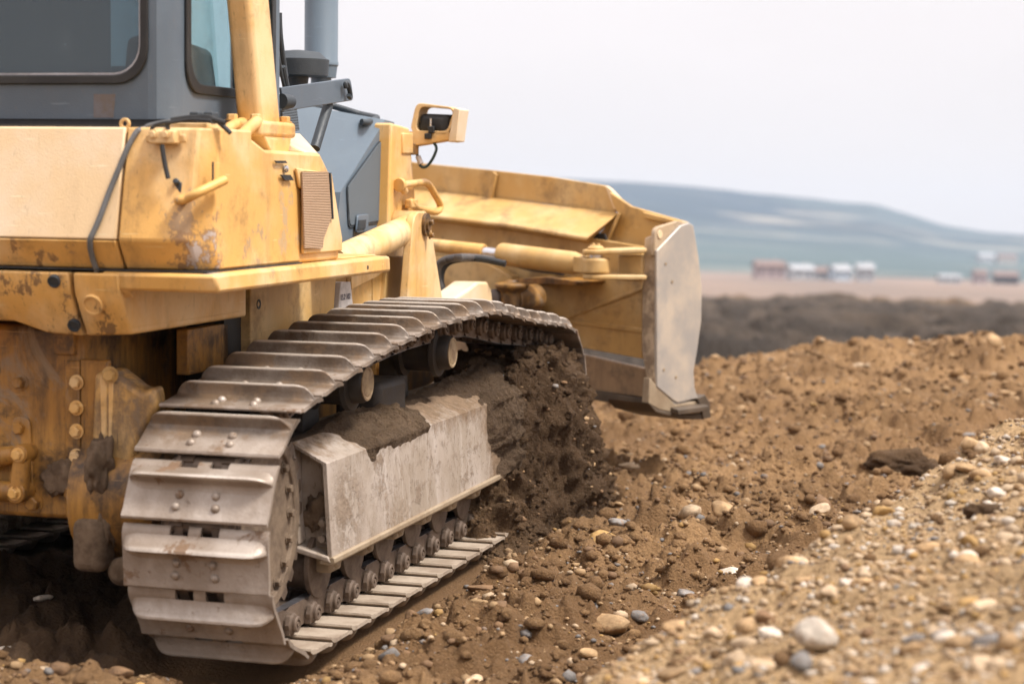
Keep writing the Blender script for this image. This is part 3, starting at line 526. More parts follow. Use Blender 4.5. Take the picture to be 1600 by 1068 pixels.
mb = MB(); mb.cyl(a + V((.05, .2, 0)), a + V((0, .02, -.01)), .045, .04); mb.cyl(a + V((0, .03, 0)), b, .036, .030); mb.cyl(b + V((.06, 0, 0)), b + V((-.03, 0, 0)), .034, n=20); mb.cyl(b, c, .030, .036); mb.cyl(c + V((.06, 0, 0)), c + V((-.03, 0, 0)), .038, n=20); mb.cyl(a + V((.0, .1, -.12)), c, .04, .035)
lk = part('drawbar_linkage', mb, M_dirty, dozer, .004)
for q in (b, c):
    mb = MB(); mb.bolt(q + V((-.03, 0, 0)), (-1, 0, 0), .019, .02); part('link_bolt', mb, M_paint, lk)
mb = MB(); q = V((-0.450,0.914,1.034)); mb.span((-.47, q.y - .05, q.z - .03), (-.44, q.y + .03, q.z + .045)); part('case_lug', mb, M_dirty, case, .004)
# final drive housing between case and track
mb = MB(); mb.lathe((-.30, .56, .50), (0, 1, 0), [(0, .10), (0, .20), (.03, .22), (.14, .24), (.30, .24)], 48); fd = part('final_drive', mb, M_dirty, dozer)
mb = MB(); P_ = [(-0.470,0.780,0.946),(-0.470,0.726,0.961),(-0.470,0.658,0.919),(-0.470,0.605,0.886),(-0.470,0.566,0.905),(-0.470,0.547,0.826),(-0.470,0.595,0.752),(-0.470,0.644,0.643),(-0.470,0.670,0.484),(-0.470,0.690,0.347),(-0.470,0.784,0.341),(-0.470,0.802,0.544)]; mb.loft([[V((-.49 + .02 * abs(p[1] - .76) / .2, p[1], p[2])) for p in P_], [V((-.44, .76 + (p[1] - .76) * 1.0, p[2])) for p in P_], [V((-.34, .76 + (p[1] - .76) * .9, p[2])) for p in P_]]); part('sprocket_guard', mb, M_flank, fd, .02, 3)
mb = MB(); mb.prism([(-0.490,0.758,0.931),(-0.490,0.731,0.950),(-0.490,0.732,0.708),(-0.490,0.752,0.685)], (.05, 0, 0)); mb.prism([(-0.485,0.729,0.936),(-0.485,0.704,0.941),(-0.485,0.715,0.686),(-0.485,0.730,0.685)], (.04, 0, 0)); part('guard_rib', mb, M_paint, fd, .006)
q = V((-0.490,0.716,0.943)); mb = MB(); mb.bolt(q, (-1, -.2, 0), .022, .03); part('guard_bolt', mb, M_blade, fd)
mb = MB(); mb.box(V((-.50, .775, .35)), (.12, .125, .19)); part('bearing_cap', mb, M_mud, fd, .035, 3)
mb = MB(); mb.lathe((-0.500,0.675,0.257), (-1, 0, 0), [(-.1, .05), (.0, .05), (.02, .03)], 18); part('drain_boss', mb, M_mud, fd, .004)
def lump(c, r, seed, sub=3, amp=.35):
    bm = bmesh.new(); bmesh.ops.create_icosphere(bm, subdivisions=sub, radius=1); rg = random.Random(seed)
    from mathutils import noise
    off = V((rg.random() * 40, rg.random() * 40, rg.random() * 40)); r = V(r)
    for v in bm.verts:
        d = 1 + amp * noise.fractal(v.co * 1.3 + off, .8, 2., 4); v.co = V(c) + V([v.co[i] * r[i] * d for i in range(3)])
    me = bpy.data.meshes.new('caked_mud'); bm.to_mesh(me); bm.free(); me.materials.append(M_mud)
    me.polygons.foreach_set('use_smooth', [True] * len(me.polygons)); return me
for i, (kx, r) in enumerate((((-0.500,0.742,0.624), (.07, .055, .10)), ((-0.480,0.724,0.460), (.05, .035, .12)), ((-0.470,0.758,0.547), (.04, .05, .16)), ((-0.470,0.907,0.573), (.012, .07, .07)))):
    link('caked_mud', lump(kx, r, i + 3, 4, .5), fd if i < 3 else case)
# ---------------------------------------------------------------- crawler track
TP = [(2.95, 0), (-.36, 0)] + [(-.36 + .43 * math.sin(math.radians(a)), .43 - .43 * math.cos(math.radians(a))) for a in range(-8, -181, -8)]
TOP = [(-.36, .86), (-.05, .915), (.41, .978), (.94, 1.022), (1.30, 1.032), (1.62, 1.034), (1.85, 1.030), (2.06, 1.008), (2.49, .948), (2.93, .905), (3.10, .885)]
TP += [(p.x, p.y) for p in spline([(x, z, 0) for x, z in TOP], 5)][1:]
TP += [(3.17 + .43 * math.sin(math.radians(a)), .44 + .435 * math.cos(math.radians(a))) for a in range(10, 172, 8)] + [(3.2, .008)]
TP = np.array(TP); seg = np.roll(TP, -1, 0) - TP; ln_ = np.linalg.norm(seg, axis=1); nrm = np.stack([-seg[:, 1], seg[:, 0]], 1) / ln_[:, None]
nv = nrm + np.roll(nrm, 1, 0); nv /= np.linalg.norm(nv, axis=1)[:, None]; PIN = TP - nv * .05
seg = np.roll(PIN, -1, 0) - PIN; ln_ = np.linalg.norm(seg, axis=1); cum = np.r_[0, np.cumsum(ln_)]; LT = cum[-1]; NS = round(LT / .203)
def on_pin(s):
    s = s % LT; i = min(int(np.searchsorted(cum, s, 'right')) - 1, len(PIN) - 1); return PIN[i] + seg[i] * ((s - cum[i]) / ln_[i])
PH = (2.95 + .012)  # path length from the start of the lower run back to a plate edge at x = 0
SHOES = []
for k in range(NS):
    a = on_pin(PH + LT / NS * k); b = on_pin(PH + LT / NS * (k + 1)); t = (b - a) / np.linalg.norm(b - a); n = np.array([-t[1], t[0]]); SHOES.append(((a + b) / 2 + n * .05, t, n))
def shoe_mb():
    mb = MB(); W = .52
    prof = [(-.1165, .008), (-.117, .014), (-.111, .020), (-.098, .019), (-.080, .015), (.046, .015), (.048, .001), (-.080, .001), (-.098, .006)]
    mb.loft([[(x, y, z) for x, z in prof] for y in (0, .006, W - .006, W)])
    for y0, y1 in ((0, .172), (.238, .282), (.348, W)):
        mb.loft([[(x, y, z) for x, z in ((.045, .0145), (.068, .013), (.084, .007), (.096, -.004), (.093, -.011), (.082, -.006), (.045, -.002))] for y in (y0, y1)])
    G = [(-.034, .013), (-.006, .016), (.008, .024), (.0155, .040), (.018, .063), (.022, .068), (.030, .064), (.041, .044), (.052, .026), (.068, .0135)]
    st = []
    for y, k in ((.003, .02), (.010, .35), (.022, .66), (.036, .86), (.056, .97), (.075, 1), (.445, 1), (.464, .97), (.484, .86), (.498, .66), (.510, .35), (.517, .02)):
        st.append([(.022 + (x - .022) * (.55 + .45 * k), y, .012 + (z - .012) * k) for x, z in G])
    mb.loft(st)
    return mb
def bolt1():
    return MB().lathe((0, 0, .014), (0, 0, 1), [(0, .016), (.004, .0155), (.010, .012), (.014, .006), (.0145, .0)], 14, False)
BOLT_AT = [(-.068, .190), (-.068, .332), (-.026, .196), (-.026, .326)]
def link_mb():
    mb = MB()
    for s in (1, -1):
        y = .26 + s * .070
        mb.loft([[(x, yy, z) for x, z in ((-.125, -.014), (-.125, -.085), (-.07, -.104), (.07, -.104), (.10, -.085), (.10, -.014))] for yy in (y - .018, y + .018)])
        y2 = .26 + s * .098
        mb.loft([[(x, yy, z) for x, z in ((-.140, -.022), (-.146, -.060), (-.128, -.086), (-.094, -.090), (-.074, -.066), (-.072, -.014), (-.130, -.014))] for yy in (y2 - .014, y2 + .010)])
        mb.lathe((-.108, y2, -.05), (0, s, 0), [(0, .044), (.014, .042), (.020, .034)], 8); mb.lathe((-.108, y2 + s * .019, -.05), (0, s, 0), [(0, .030), (.012, .030), (.016, .025), (.016, .017), (.010, .016), (.010, .009), (.017, .008), (.017, 0)], 18, False)
    mb.cyl((-.108, .20, -.05), (-.108, .32, -.05), .032, n=16)
    return mb
me_s = shoe_mb().mesh('track_shoe', M_shoe, 40); me_d = shoe_mb().mesh('track_shoe', M_dustshoe, 40); me_t = shoe_mb().mesh('track_shoe', M_shoetop, 40); me_b = bolt1().mesh('shoe_bolt', M_shoe, 50); me_l = link_mb().mesh('track_link', M_link)
me_r = MB().span((-.13, .172, -.106), (.13, .208, -.104)).span((-.13, .312, -.106), (.13, .348, -.104)).mesh('link_rail', M_rail)
for i, (c, t, n) in enumerate(SHOES):
    M = Matrix(((t[0], 0, n[0], c[0]), (0, 1, 0, 0), (t[1], 0, n[1], c[1]), (0, 0, 0, 1)))
    # local x runs with the track, y across it, z outwards
    o = link('track_shoe', me_t if n[1] > .72 else me_d if n[1] < -.97 else me_s, dozer); o.matrix_local = M
    bv = o.modifiers.new('bevel', 'BEVEL'); bv.width = .0025; bv.segments = 2; bv.limit_method = 'ANGLE'
    link('track_link', me_l, o)
    if n[0] < -.15 and c[1] > .05:
        for bx, by in BOLT_AT: link('shoe_bolt', me_b, o).location = (bx, by, 0)
rl = MB(); lt_ = MB()
for c, t, n in SHOES:
    M = Matrix(((t[0], 0, n[0], c[0]), (0, 1, 0, 0), (t[1], 0, n[1], c[1]), (0, 0, 0, 1)))
    for me in (me_s, me_l):
        b = len(lt_.v); lt_.v += [tuple(M @ v.co + V((0, 1.98, 0))) for v in me.vertices]; lt_.f += [tuple(j + b for j in p.vertices) for p in me.polygons]; lt_.m += [0] * len(me.polygons)
    rb = len(rl.v); rl.v += [tuple(M @ v.co) for v in me_r.vertices]; rl.f += [tuple(j + rb for j in p.vertices) for p in me_r.polygons]; rl.m += [0] * len(me_r.polygons)
lt_.span((-.1, 2.03, .12), (3.45, 2.45, .80)); part('far_crawler_track', lt_, M_shoe, dozer); part('link_rails', rl, M_rail, dozer)  # solid box in the far track is added to stop light leaking underneath
# sprocket, idler, rollers, guard
mb = MB(); mb.lathe((-.36, .205, .43), (0, 1, 0), [(0, .12), (.0, .28), (-.012, .285), (-.012, .325), (.03, .335), (.08, .335), (.12, .32), (.16, .30)], 44); spk = part('sprocket', mb, M_sprocket, dozer, .004)
mb = MB()
for k in range(27):
    a = 2 * PI * k / 27; u = V((math.cos(a), 0, math.sin(a))); w = V((-math.sin(a), 0, math.cos(a))); c = V((-.36, .235, .43)) + u * .34
    mb.loft([[c + w * p + u * q + V((0, d, 0)) for p, q in ((-.035, -.02), (-.02, .035), (.02, .035), (.035, -.02))] for d in (-.03, .06)])
part('sprocket_teeth', mb, M_link, spk)
for k in range(18):
    a = 2 * PI * k / 18; mb = MB(); mb.bolt((-.36 + .25 * math.cos(a), .205, .43 + .265 * math.sin(a)), (0, -1, 0), .016, .018); part('sprocket_bolt', mb, M_sprocket, spk)
mb = MB(); mb.lathe((3.17, .15, .44), (0, 1, 0), [(0, .30), (.02, .375), (.06, .375), (.07, .40), (.15, .40), (.16, .375), (.20, .375), (.22, .30)], 44); part('idler_wheel', mb, M_roller, dozer, .003)
for q in ((.43, .848), (1.51, .880)):
    mb = MB(); mb.lathe((q[0], .105, q[1]), (0, 1, 0), [(0, .066), (.012, .074), (.05, .078), (.055, .105), (.075, .108), (.085, .085), (.20, .085), (.21, .108), (.235, .105), (.24, .05), (.40, .05)], 36); cr = part('carrier_roller', mb, M_roller, dozer)
    mb = MB(); mb.lathe((q[0], .105, q[1]), (0, -1, 0), [(-.002, .066), (.004, .066), (.006, .058), (.003, .052), (.006, .046), (.004, .02), (.007, .012), (.007, 0)], 36, False); part('hub_cap', mb, M_hub, cr)
    mb = MB(); mb.loft([[(q[0] + .02 + s * d, y, z) for s, y, z in ((-1, .34, .66), (1, .34, .66), (1, .42, .66), (-1, .42, .66))] for d in (.09, .09)] + [[(q[0] + s * .06, y, q[1] + .05) for s, y in ((-1, .34), (1, .34), (1, .42), (-1, .42))]]); part('roller_bracket', mb, M_roller, cr, .004)
for k in range(8):
    x = .10 + k * .36
    mb = MB(); mb.lathe((x, .158, .205), (0, 1, 0), [(0, .05), (.004, .075), (.006, .122), (.026, .122), (.032, .098), (.085, .098), (.12, .098), (.172, .098), (.178, .122), (.198, .122), (.20, .05)], 32); tr = part('track_roller', mb, M_link, dozer, .002)
    mb = MB(); mb.box((x, .135, .235), (.11, .07, .10)); mb.cyl((x, .09, .24), (x, .16, .24), .045, n=18); part('roller_collar', mb, M_edge, tr, .012)
# side guard: chamfered channel that covers the track frame
gp = [(.235, .672), (.095, .602), (.072, .250), (.090, .236)]
mb = MB(); th = .014
def gsec(x): return [(x, y, z) for y, z in gp] + [(x, y + .018, z + (.0 if i else .02) - .006) for i, (y, z) in list(enumerate(reversed(gp)))]
mb.loft([gsec(x) for x in (-.02, .55, 1.1, 1.7, 2.3, 2.9)]); gd = part('track_frame_guard', mb, M_guard, dozer, .006, 3)
mb = MB(); mb.prism([(.05, .225, .655), (.05, .105, .590), (.05, .086, .262), (.05, .232, .285)], (.012, 0, 0)); part('guard_end_plate', mb, M_guard, gd, .004)
mb = MB(); mb.prism([(-.02, .235, .672), (-.02, .222, .672), (-.03, .212, .45), (-.02, .20, .30), (-.02, .225, .285), (-.02, .255, .30)], (.07, 0, 0)); mb.prism([(-.03, .24, .300), (-.03, .085, .262), (-.03, .074, .238), (-.03, .24, .276)], (.09, 0, 0)); part('guard_rim', mb, M_guard, gd, .006, 3)
for q in ((.04, .130, .315), (.04, .128, .375)):
    mb = MB(); mb.bolt(q, (-1, 0, 0), .016, .02); part('guard_bolt', mb, M_guard, gd)
mb = MB(); mb.loft([[(x, y, z) for y, z in ((.070, .262), (.060, .258), (.060, .238), (.074, .228), (.12, .232), (.12, .246))] for x in (-.025, 1.2, 2.6)]); part('guard_lower_lip', mb, M_edge, gd, .004)
mb = MB(); mb.span((.2, .25, .27), (3.0, .45, .66)); part('track_frame', mb, M_roller, dozer, .01)
mb = MB(); mb.span((.9, .22, .50), (1.25, .42, .80)); part('recoil_housing', mb, M_roller, dozer, .03)
link('caked_mud', lump((.055, .16, .40), (.025, .05, .075), 31, 4, .6), gd)
# mud lying on the top chamfer of the guard
def mudbank(x0, x1, f, seed, mat, name, par, label=None):
    rg = np.random.default_rng(seed); nx, ny = 90, 22; vs = []; fs = []
    for i in range(nx):
        for j in range(ny):
            a = i / (nx - 1); b = j / (ny - 1); x, y, z = f(x0 + (x1 - x0) * a, b, a); k = fbm2(np.array([x * 9 + seed]), np.array([b * 2.5 + y * 4]), 5)[0]; k2 = fbm2(np.array([x * 40 + seed]), np.array([b * 9.]), 3)[0]
            vs.append((x, y - .012 * k, z + .035 * k + .012 * k2))
    for i in range(nx - 1):
        for j in range(ny - 1): fs.append((i * ny + j, i * ny + j + 1, (i + 1) * ny + j + 1, (i + 1) * ny + j))
    mb = MB(); mb.add(vs, fs); return part(name, mb, mat, par, ang=80, label=label)
# ---------------------------------------------------------------- blade
def n2(P, d): return [V(p) + NF * d for p in P]
# moldboard back skin
mb = MB(); mb.prism([(5.564,2.034,1.536),(5.368,1.613,1.420),(4.738,0.262,1.291),(4.582,-0.073,1.254),(4.575,-0.086,0.604),(4.742,0.273,0.634),(5.364,1.606,0.724),(5.561,2.028,0.782)], NF * .03); part('moldboard', mb, M_blade, dozer, .004)
mb = MB(); mb.loft([[(5.548,2.024,0.888),(4.565,-0.085,0.780),(4.565,-0.085,0.754),(5.548,2.023,0.854)], n2([(5.548,2.024,0.888),(4.565,-0.085,0.780),(4.565,-0.085,0.754),(5.548,2.023,0.854)], .02)]); mb.loft([[(4.985,0.816,0.694),(4.877,0.585,0.768),(4.567,-0.080,1.021),(4.567,-0.080,1.003),(4.877,0.585,0.741),(4.985,0.815,0.667)], n2([(4.985,0.816,0.694),(4.877,0.585,0.768),(4.567,-0.080,1.021),(4.567,-0.080,1.003),(4.877,0.585,0.741),(4.985,0.815,0.667)], .02)]); part('weld_ridge', mb, M_blade, dozer, .003)
mb = MB(); mb.prism([(5.521,2.013,0.743),(5.325,1.593,0.706),(4.705,0.263,0.596),(4.519,-0.136,0.548),(4.517,-0.140,0.381),(4.683,0.215,0.394),(5.324,1.590,0.480),(5.520,2.011,0.512)], NF * .05); part('lower_moldboard', mb, M_bladelow, dozer, .006)
mb = MB(); mb.prism([(5.493,2.001,0.514),(5.298,1.582,0.483),(4.658,0.210,0.397),(4.493,-0.145,0.376),(4.402,-0.340,0.335),(4.401,-0.340,0.305),(4.657,0.209,0.340),(5.297,1.581,0.434),(5.493,2.001,0.468)], NF * .30); part('cutting_edge', mb, M_cut, dozer, .004)
# upper flange (spill guard), box beam, right hand wing
tf = [(5.751,2.104,1.788),(5.528,1.627,1.731),(5.249,1.028,1.686),(5.051,0.604,1.650),(4.873,0.222,1.601),(4.837,0.145,1.450),(4.851,0.175,1.435),(5.050,0.601,1.483),(5.259,1.050,1.518),(5.528,1.625,1.558),(5.750,2.103,1.598)]
mb = MB(); mb.prism(tf, NF * .02); part('spill_guard', mb, M_blade, dozer, .004)
bt = [[(5.737,2.098,1.602),(5.515,1.621,1.562),(5.246,1.046,1.522),(4.813,0.116,1.444)], [(5.377,1.964,1.463),(5.068,1.302,1.397),(4.824,0.779,1.360),(4.578,0.251,1.299)], [(5.377,1.964,1.443),(5.068,1.302,1.377),(4.824,0.779,1.340),(4.582,0.259,1.280)], [(5.563,2.033,1.415),(5.250,1.360,1.349),(5.002,0.828,1.312),(4.752,0.293,1.260)], [(5.737,2.097,1.568),(5.514,1.620,1.529),(5.246,1.045,1.491),(4.824,0.141,1.405)]]
mb = MB(); mb.loft([[bt[k][i] for k in range(5)] for i in range(4)]); part('box_beam', mb, M_blade, dozer, .006)
mb = MB(); mb.prism([(4.752,0.269,1.268),(4.744,0.253,1.306),(4.730,0.222,1.322),(4.712,0.183,1.320),(4.703,0.165,1.287),(4.705,0.169,1.264)], NF * .012); part('beam_end_hole', mb, M_black, dozer)
mb = MB(); mb.loft([[(4.817,0.124,1.447),(4.809,0.107,1.436),(4.844,0.182,1.290),(4.852,0.200,1.290)], [(4.706,0.099,1.449),(4.698,0.082,1.438),(4.732,0.156,1.278),(4.740,0.174,1.278)]]); part('beam_end_plate', mb, M_blade, dozer, .003)
mb = MB(); mb.prism([(5.213,1.021,1.678),(5.199,0.992,1.662),(5.214,1.024,1.503),(5.239,1.076,1.462),(5.248,1.096,1.474),(5.228,1.053,1.550)], NF * .02); part('flange_rib', mb, M_blade, dozer, .004)
mb = MB(); mb.loft([[(4.861,0.219,1.601),(4.846,0.188,1.586),(4.744,-0.031,1.395),(4.711,-0.102,1.277),(4.739,-0.042,1.282),(4.798,0.085,1.433),(4.833,0.159,1.465)], n2([(4.861,0.219,1.601),(4.846,0.188,1.586),(4.744,-0.031,1.395),(4.711,-0.102,1.277),(4.739,-0.042,1.282),(4.798,0.085,1.433),(4.833,0.159,1.465)], .03)]); part('wing_gusset', mb, M_litpaint, dozer, .004)
mb = MB(); mb.prism([(4.809,0.179,1.564),(4.742,0.035,1.483),(4.571,-0.331,1.399),(4.594,-0.282,1.365),(4.652,-0.158,1.339),(4.700,-0.055,1.231),(4.704,-0.048,1.194),(4.872,0.314,1.256),(4.780,0.116,1.433),(4.796,0.151,1.489)], NF * .03); part('wing_plate', mb, M_blade, dozer, .005)
mb = MB(); mb.loft([[(4.669,-0.050,1.452),(4.558,-0.289,1.402),(4.573,-0.256,1.387),(4.659,-0.072,1.415)], n2([(4.669,-0.050,1.452),(4.558,-0.289,1.402),(4.573,-0.256,1.387),(4.659,-0.072,1.415)], .03)]); part('wing_lip', mb, M_blade, dozer, .004)
# end of the blade: box edge, end plate, end bit
mb = MB(); mb.prism([(4.329,-0.140,1.310),(4.301,-0.201,1.333),(4.296,-0.212,1.175),(4.294,-0.216,0.596),(4.289,-0.227,0.488),(4.312,-0.178,0.462),(4.333,-0.132,0.681),(4.334,-0.130,1.027)], NF * .20); part('end_post', mb, M_post, dozer, .008)
ep = [(4.276,-0.226,1.245),(4.476,-0.320,1.382),(4.555,-0.356,1.396),(4.590,-0.372,1.381),(4.641,-0.396,1.204),(4.675,-0.413,1.017),(4.676,-0.413,0.831),(4.646,-0.399,0.665),(4.615,-0.385,0.537),(4.630,-0.391,0.439),(4.661,-0.406,0.377),(4.484,-0.323,0.366),(4.450,-0.307,0.376),(4.292,-0.234,0.473)]
mb = MB(); mb.prism(ep, NU * .02); pl = part('end_plate', mb, M_wear, dozer, .006)
for q in [(4.350,-0.261,0.567),(4.457,-0.311,0.516),(4.349,-0.260,1.167),(4.408,-0.288,1.064)]:
    mb = MB(); mb.lathe(V(q), -NU, [(-.004, .010), (.004, .009), (.004, .0)], 14, False); part('plate_rivet', mb, M_edge, pl)
mb = MB(); mb.prism(rnd([(4.289,-0.210,1.370),(4.487,-0.302,1.407),(4.589,-0.350,1.399),(4.314,-0.222,1.240),(4.282,-0.207,1.212)], .04, only=(0,)), NU * .03); lug = part('lifting_lug', mb, M_post, dozer, .006)
mb = MB(); mb.lathe((4.325,-0.229,1.333), -NU, [(0, .024), (.004, .022), (.004, 0)], 20, False); part('lug_hole', mb, M_litpaint, lug)
mb = MB(); mb.loft([[(4.244,-0.206,0.528),(4.311,-0.237,0.472),(4.470,-0.311,0.356),(4.664,-0.402,0.361),(4.719,-0.427,0.285),(4.551,-0.349,0.289),(4.326,-0.244,0.339),(4.231,-0.200,0.384)], [V(p) + NU * .05 for p in [(4.244,-0.206,0.528),(4.311,-0.237,0.472),(4.470,-0.311,0.356),(4.664,-0.402,0.361),(4.719,-0.427,0.285),(4.551,-0.349,0.289),(4.326,-0.244,0.339),(4.231,-0.200,0.384)]]]); eb = part('end_bit', mb, M_edge, dozer, .006)
mb = MB(); mb.loft([[(4.638,-0.406,0.379),(4.707,-0.438,0.396),(4.750,-0.458,0.347),(4.764,-0.465,0.256),(4.694,-0.432,0.251),(4.687,-0.429,0.289)], [V(p) + NU * .10 for p in [(4.638,-0.406,0.379),(4.707,-0.438,0.396),(4.750,-0.458,0.347),(4.764,-0.465,0.256),(4.694,-0.432,0.251),(4.687,-0.429,0.289)]]]); part('end_bit_tip', mb, M_cut, eb, .004)
mb = MB(); mb.loft([[(4.223,-0.202,0.388),(4.317,-0.246,0.340),(4.543,-0.351,0.290),(4.710,-0.429,0.283),(4.717,-0.432,0.248),(4.515,-0.338,0.267),(4.290,-0.233,0.328)], [V(p) + NU * .3 for p in [(4.223,-0.202,0.388),(4.317,-0.246,0.340),(4.543,-0.351,0.290),(4.710,-0.429,0.283),(4.717,-0.432,0.248),(4.515,-0.338,0.267),(4.290,-0.233,0.328)]]]); part('end_bit_sole', mb, M_cut, eb, .004)
# tilt cylinder with its brackets
def bxy(P, h): return [(*V(p)[:2], V(p)[2] + h) for p in P]
bu = [V((4.228,0.117,1.217)), V((4.227,0.114,1.076))]
for k, c in enumerate(bu):
    ctr = c; L = []
    e = V(((4.361,-0.120,1.229), (4.359,-0.123,1.076))[k])
    side_ = V((e - ctr).normalized()); acr = BZ.cross(side_).normalized()
    for i in range(13):
        t = PI / 2 + PI * i / 12; L.append(ctr + side_ * .075 * math.cos(t) + acr * .075 * math.sin(t))
    L += [e - acr * .10, e + acr * .10]
    mb = MB(); mb.prism(L, (0, 0, .028)); part('cylinder_bracket', mb, M_blade, dozer, .008)
mb = MB(); mb.prism([(4.383,0.022,1.210),(4.311,-0.131,1.216),(4.310,-0.134,1.064),(4.382,0.019,1.064)], NF * .2); part('bracket_web', mb, M_blade, dozer, .005)
ca = V((4.779,1.297,1.231)); cb = V((4.228,0.115,1.152)); ax = (cb - ca).normalized()
s1 = V((4.583,0.878,1.202)); s2 = V((4.530,0.764,1.194)); s3 = V((4.287,0.242,1.159))
mb = MB(); mb.lathe(s2, ax, [(0, .055), (.008, .064), (.02, .066), ((s3 - s2).length - .02, .066), ((s3 - s2).length, .060), ((s3 - s2).length + .05, .05)], 36); tc = part('tilt_cylinder', mb, M_blade, dozer)
mb = MB(); mb.cyl(s1 - ax * .05, s2 + ax * .02, .030); part('piston_rod', mb, M_chrome, tc)
mb = MB(); mb.lathe(ca - ax * .15, ax, [(0, .036), ((s1 - ca).length + .14, .045), ((s1 - ca).length + .15, .040)], 28); part('rod_sleeve', mb, M_paint, tc)
mb = MB(); mb.lathe(cb + V((0, 0, -.045)), (0, 0, 1), [(0, .070), (.008, .080), (.082, .080), (.09, .070)], 30); mb.prism([cb - ax * .12 + q for q in (V((0, 0, -.045)) - NF * .06, V((0, 0, -.045)) + NF * .06, V((0, 0, .045)) + NF * .06, V((0, 0, .045)) - NF * .06)], ax * .08); part('cylinder_clevis', mb, M_blade, tc, .008)
mb = MB(); mb.cyl(cb + V((0, 0, .03)), cb + V((0, 0, .085)), .038); part('clevis_bearing', mb, M_chrome, tc)
top = bu[0] + V((0, 0, .028))
mb = MB(); mb.lathe(top, (0, 0, 1), [(0, .048), (.010, .048), (.013, .040), (.020, .036), (.022, .026)], 24)
for dx in (-.018, .018): mb.bolt(top + NU * dx + V((0, 0, .018)), (0, 0, 1), .011, .012)
part('clevis_pin', mb, M_blade, tc, .003)
# hydraulic hose, push arm, ball joint
mb = MB(); mb.tube(spline([(3.250,0.678,0.964),(3.250,0.714,1.041),(3.250,0.740,1.118),(3.250,0.730,1.179),(3.250,0.681,1.210),(3.250,0.575,1.222)] + [(4.726,0.828,1.150)] + [(4.784,0.645,1.106),(4.679,0.420,1.089)], 7), .021, 14); part('hydraulic_hose', mb, plain('ribbed_hose', (.055, .05, .05), .5, sc=30, col2=(.09, .08, .075)), dozer)
mb = MB(); mb.tube(spline([(3.400,0.683,0.949),(3.400,0.755,1.042),(3.400,0.763,1.134),(3.400,0.710,1.194),(3.400,0.568,1.211),(3.400,0.409,1.187)]), .018, 12); part('hydraulic_hose', mb, M_black, dozer)
mb = MB(); mb.prism([(x, .50, z) for x, y, z in [(2.585,0.500,1.002),(3.066,0.500,1.073),(3.202,0.500,1.099),(3.378,0.500,1.091),(3.452,0.500,1.047),(3.506,0.500,0.931)]], (0, .14, 0)); part('push_arm_bracket', mb, M_litpaint, dozer, .014, 3)
mb = MB(); mb.loft([[(2.2, y, z) for y, z in ((.66, .5), (.80, .5), (.80, .75), (.66, .75))], [(3.3, y, z) for y, z in ((.66, .62), (.80, .62), (.80, .90), (.66, .90))], [(4.4, y, z) for y, z in ((1.05, .62), (1.20, .62), (1.20, .90), (1.05, .90))]]); part('push_arm', mb, M_dirty, dozer, .02)
j = V((4.364,0.645,1.041))
mb = MB(); mb.lathe(j, (0, 0, 1), [(-.16, .06), (-.06, .065), (-.03, .10), (-.01, .10), (.0, .04), (.012, .03)], 26); mb.cyl(j + V((0, 0, -.10)), j + NF * .22 + V((0, 0, -.10)), .08); bj = part('ball_joint', mb, M_dirty, dozer, .005)
mb = MB(); mb.lathe((4.365,0.740,0.953), -NF, [(0, .045), (.03, .045), (.04, .02)], 20); part('pin_head', mb, M_rust, bj)
mb = MB(); mb.prism([(4.682,0.735,1.040),(4.573,0.501,1.066),(4.465,0.269,1.047),(4.475,0.290,1.023),(4.577,0.509,1.020),(4.671,0.711,0.995)], NF * .25); part('joint_plate', mb, M_dirty, bj, .005)
mb = MB(); mb.prism([(4.923,1.087,0.945),(4.835,0.898,0.967),(4.732,0.675,0.909),(4.726,0.663,0.718),(4.911,1.060,0.692)], NF * .15); part('joint_pocket', mb, M_black, bj)
mb = MB(); mb.prism([(5.235,1.566,1.160),(4.961,0.977,1.123),(4.873,0.789,1.045),(4.893,0.833,0.895),(5.234,1.563,0.888)], NF * .08); part('centre_stiffener', mb, M_blade, dozer, .01)
# ---------------------------------------------------------------- the ground
def soil_noise(x, y):
    n = .075 * (fbm2(x * 1.1 + 3, y * 1.1, 3) - .5) + .060 * (fbm2(x * 3.7, y * 3.7 + 9, 4) - .5) + .036 * (fbm2(x * 13, y * 13, 4) - .5)
    return n * 2
def clods(x, y): # knobbly clods standing out of the soil
    a = fbm2(x * 7 + 40, y * 7, 2); b = fbm2(x * 19 + 11, y * 19 + 5, 2)
    c = fbm2(x * 47 + 3, y * 47, 2); e = fbm2(x * 2.6 + 80, y * 2.6, 3); return (.055 * sm(.48, .76, a) + .024 * sm(.46, .80, b)) * (.5 + 1.0 * sm(.42, .6, e)) + .006 * sm(.4, .8, c)
def soil_parts(x, y):
    X, Y = to_doz(x, y)
    trk = sm(-.25, -.04, Y) * (1 - sm(.60, .75, Y)) * sm(-.5, -.2, X) * (1 - sm(3.3, 3.6, X))
    far = sm(26, 36, y) * (1 - sm(150, 170, y))
    ctrk = sm(-.5, -.1, Y) * sm(-1.0, -.7, X) * (1 - sm(-.7, -.3, X))
    return X, Y, trk, far
def ctrk_(X, Y): return sm(-.35, -.1, Y) * (1 - sm(.6, .9, Y)) * sm(-1.3, -.8, X) * (1 - sm(-.4, -.1, X))
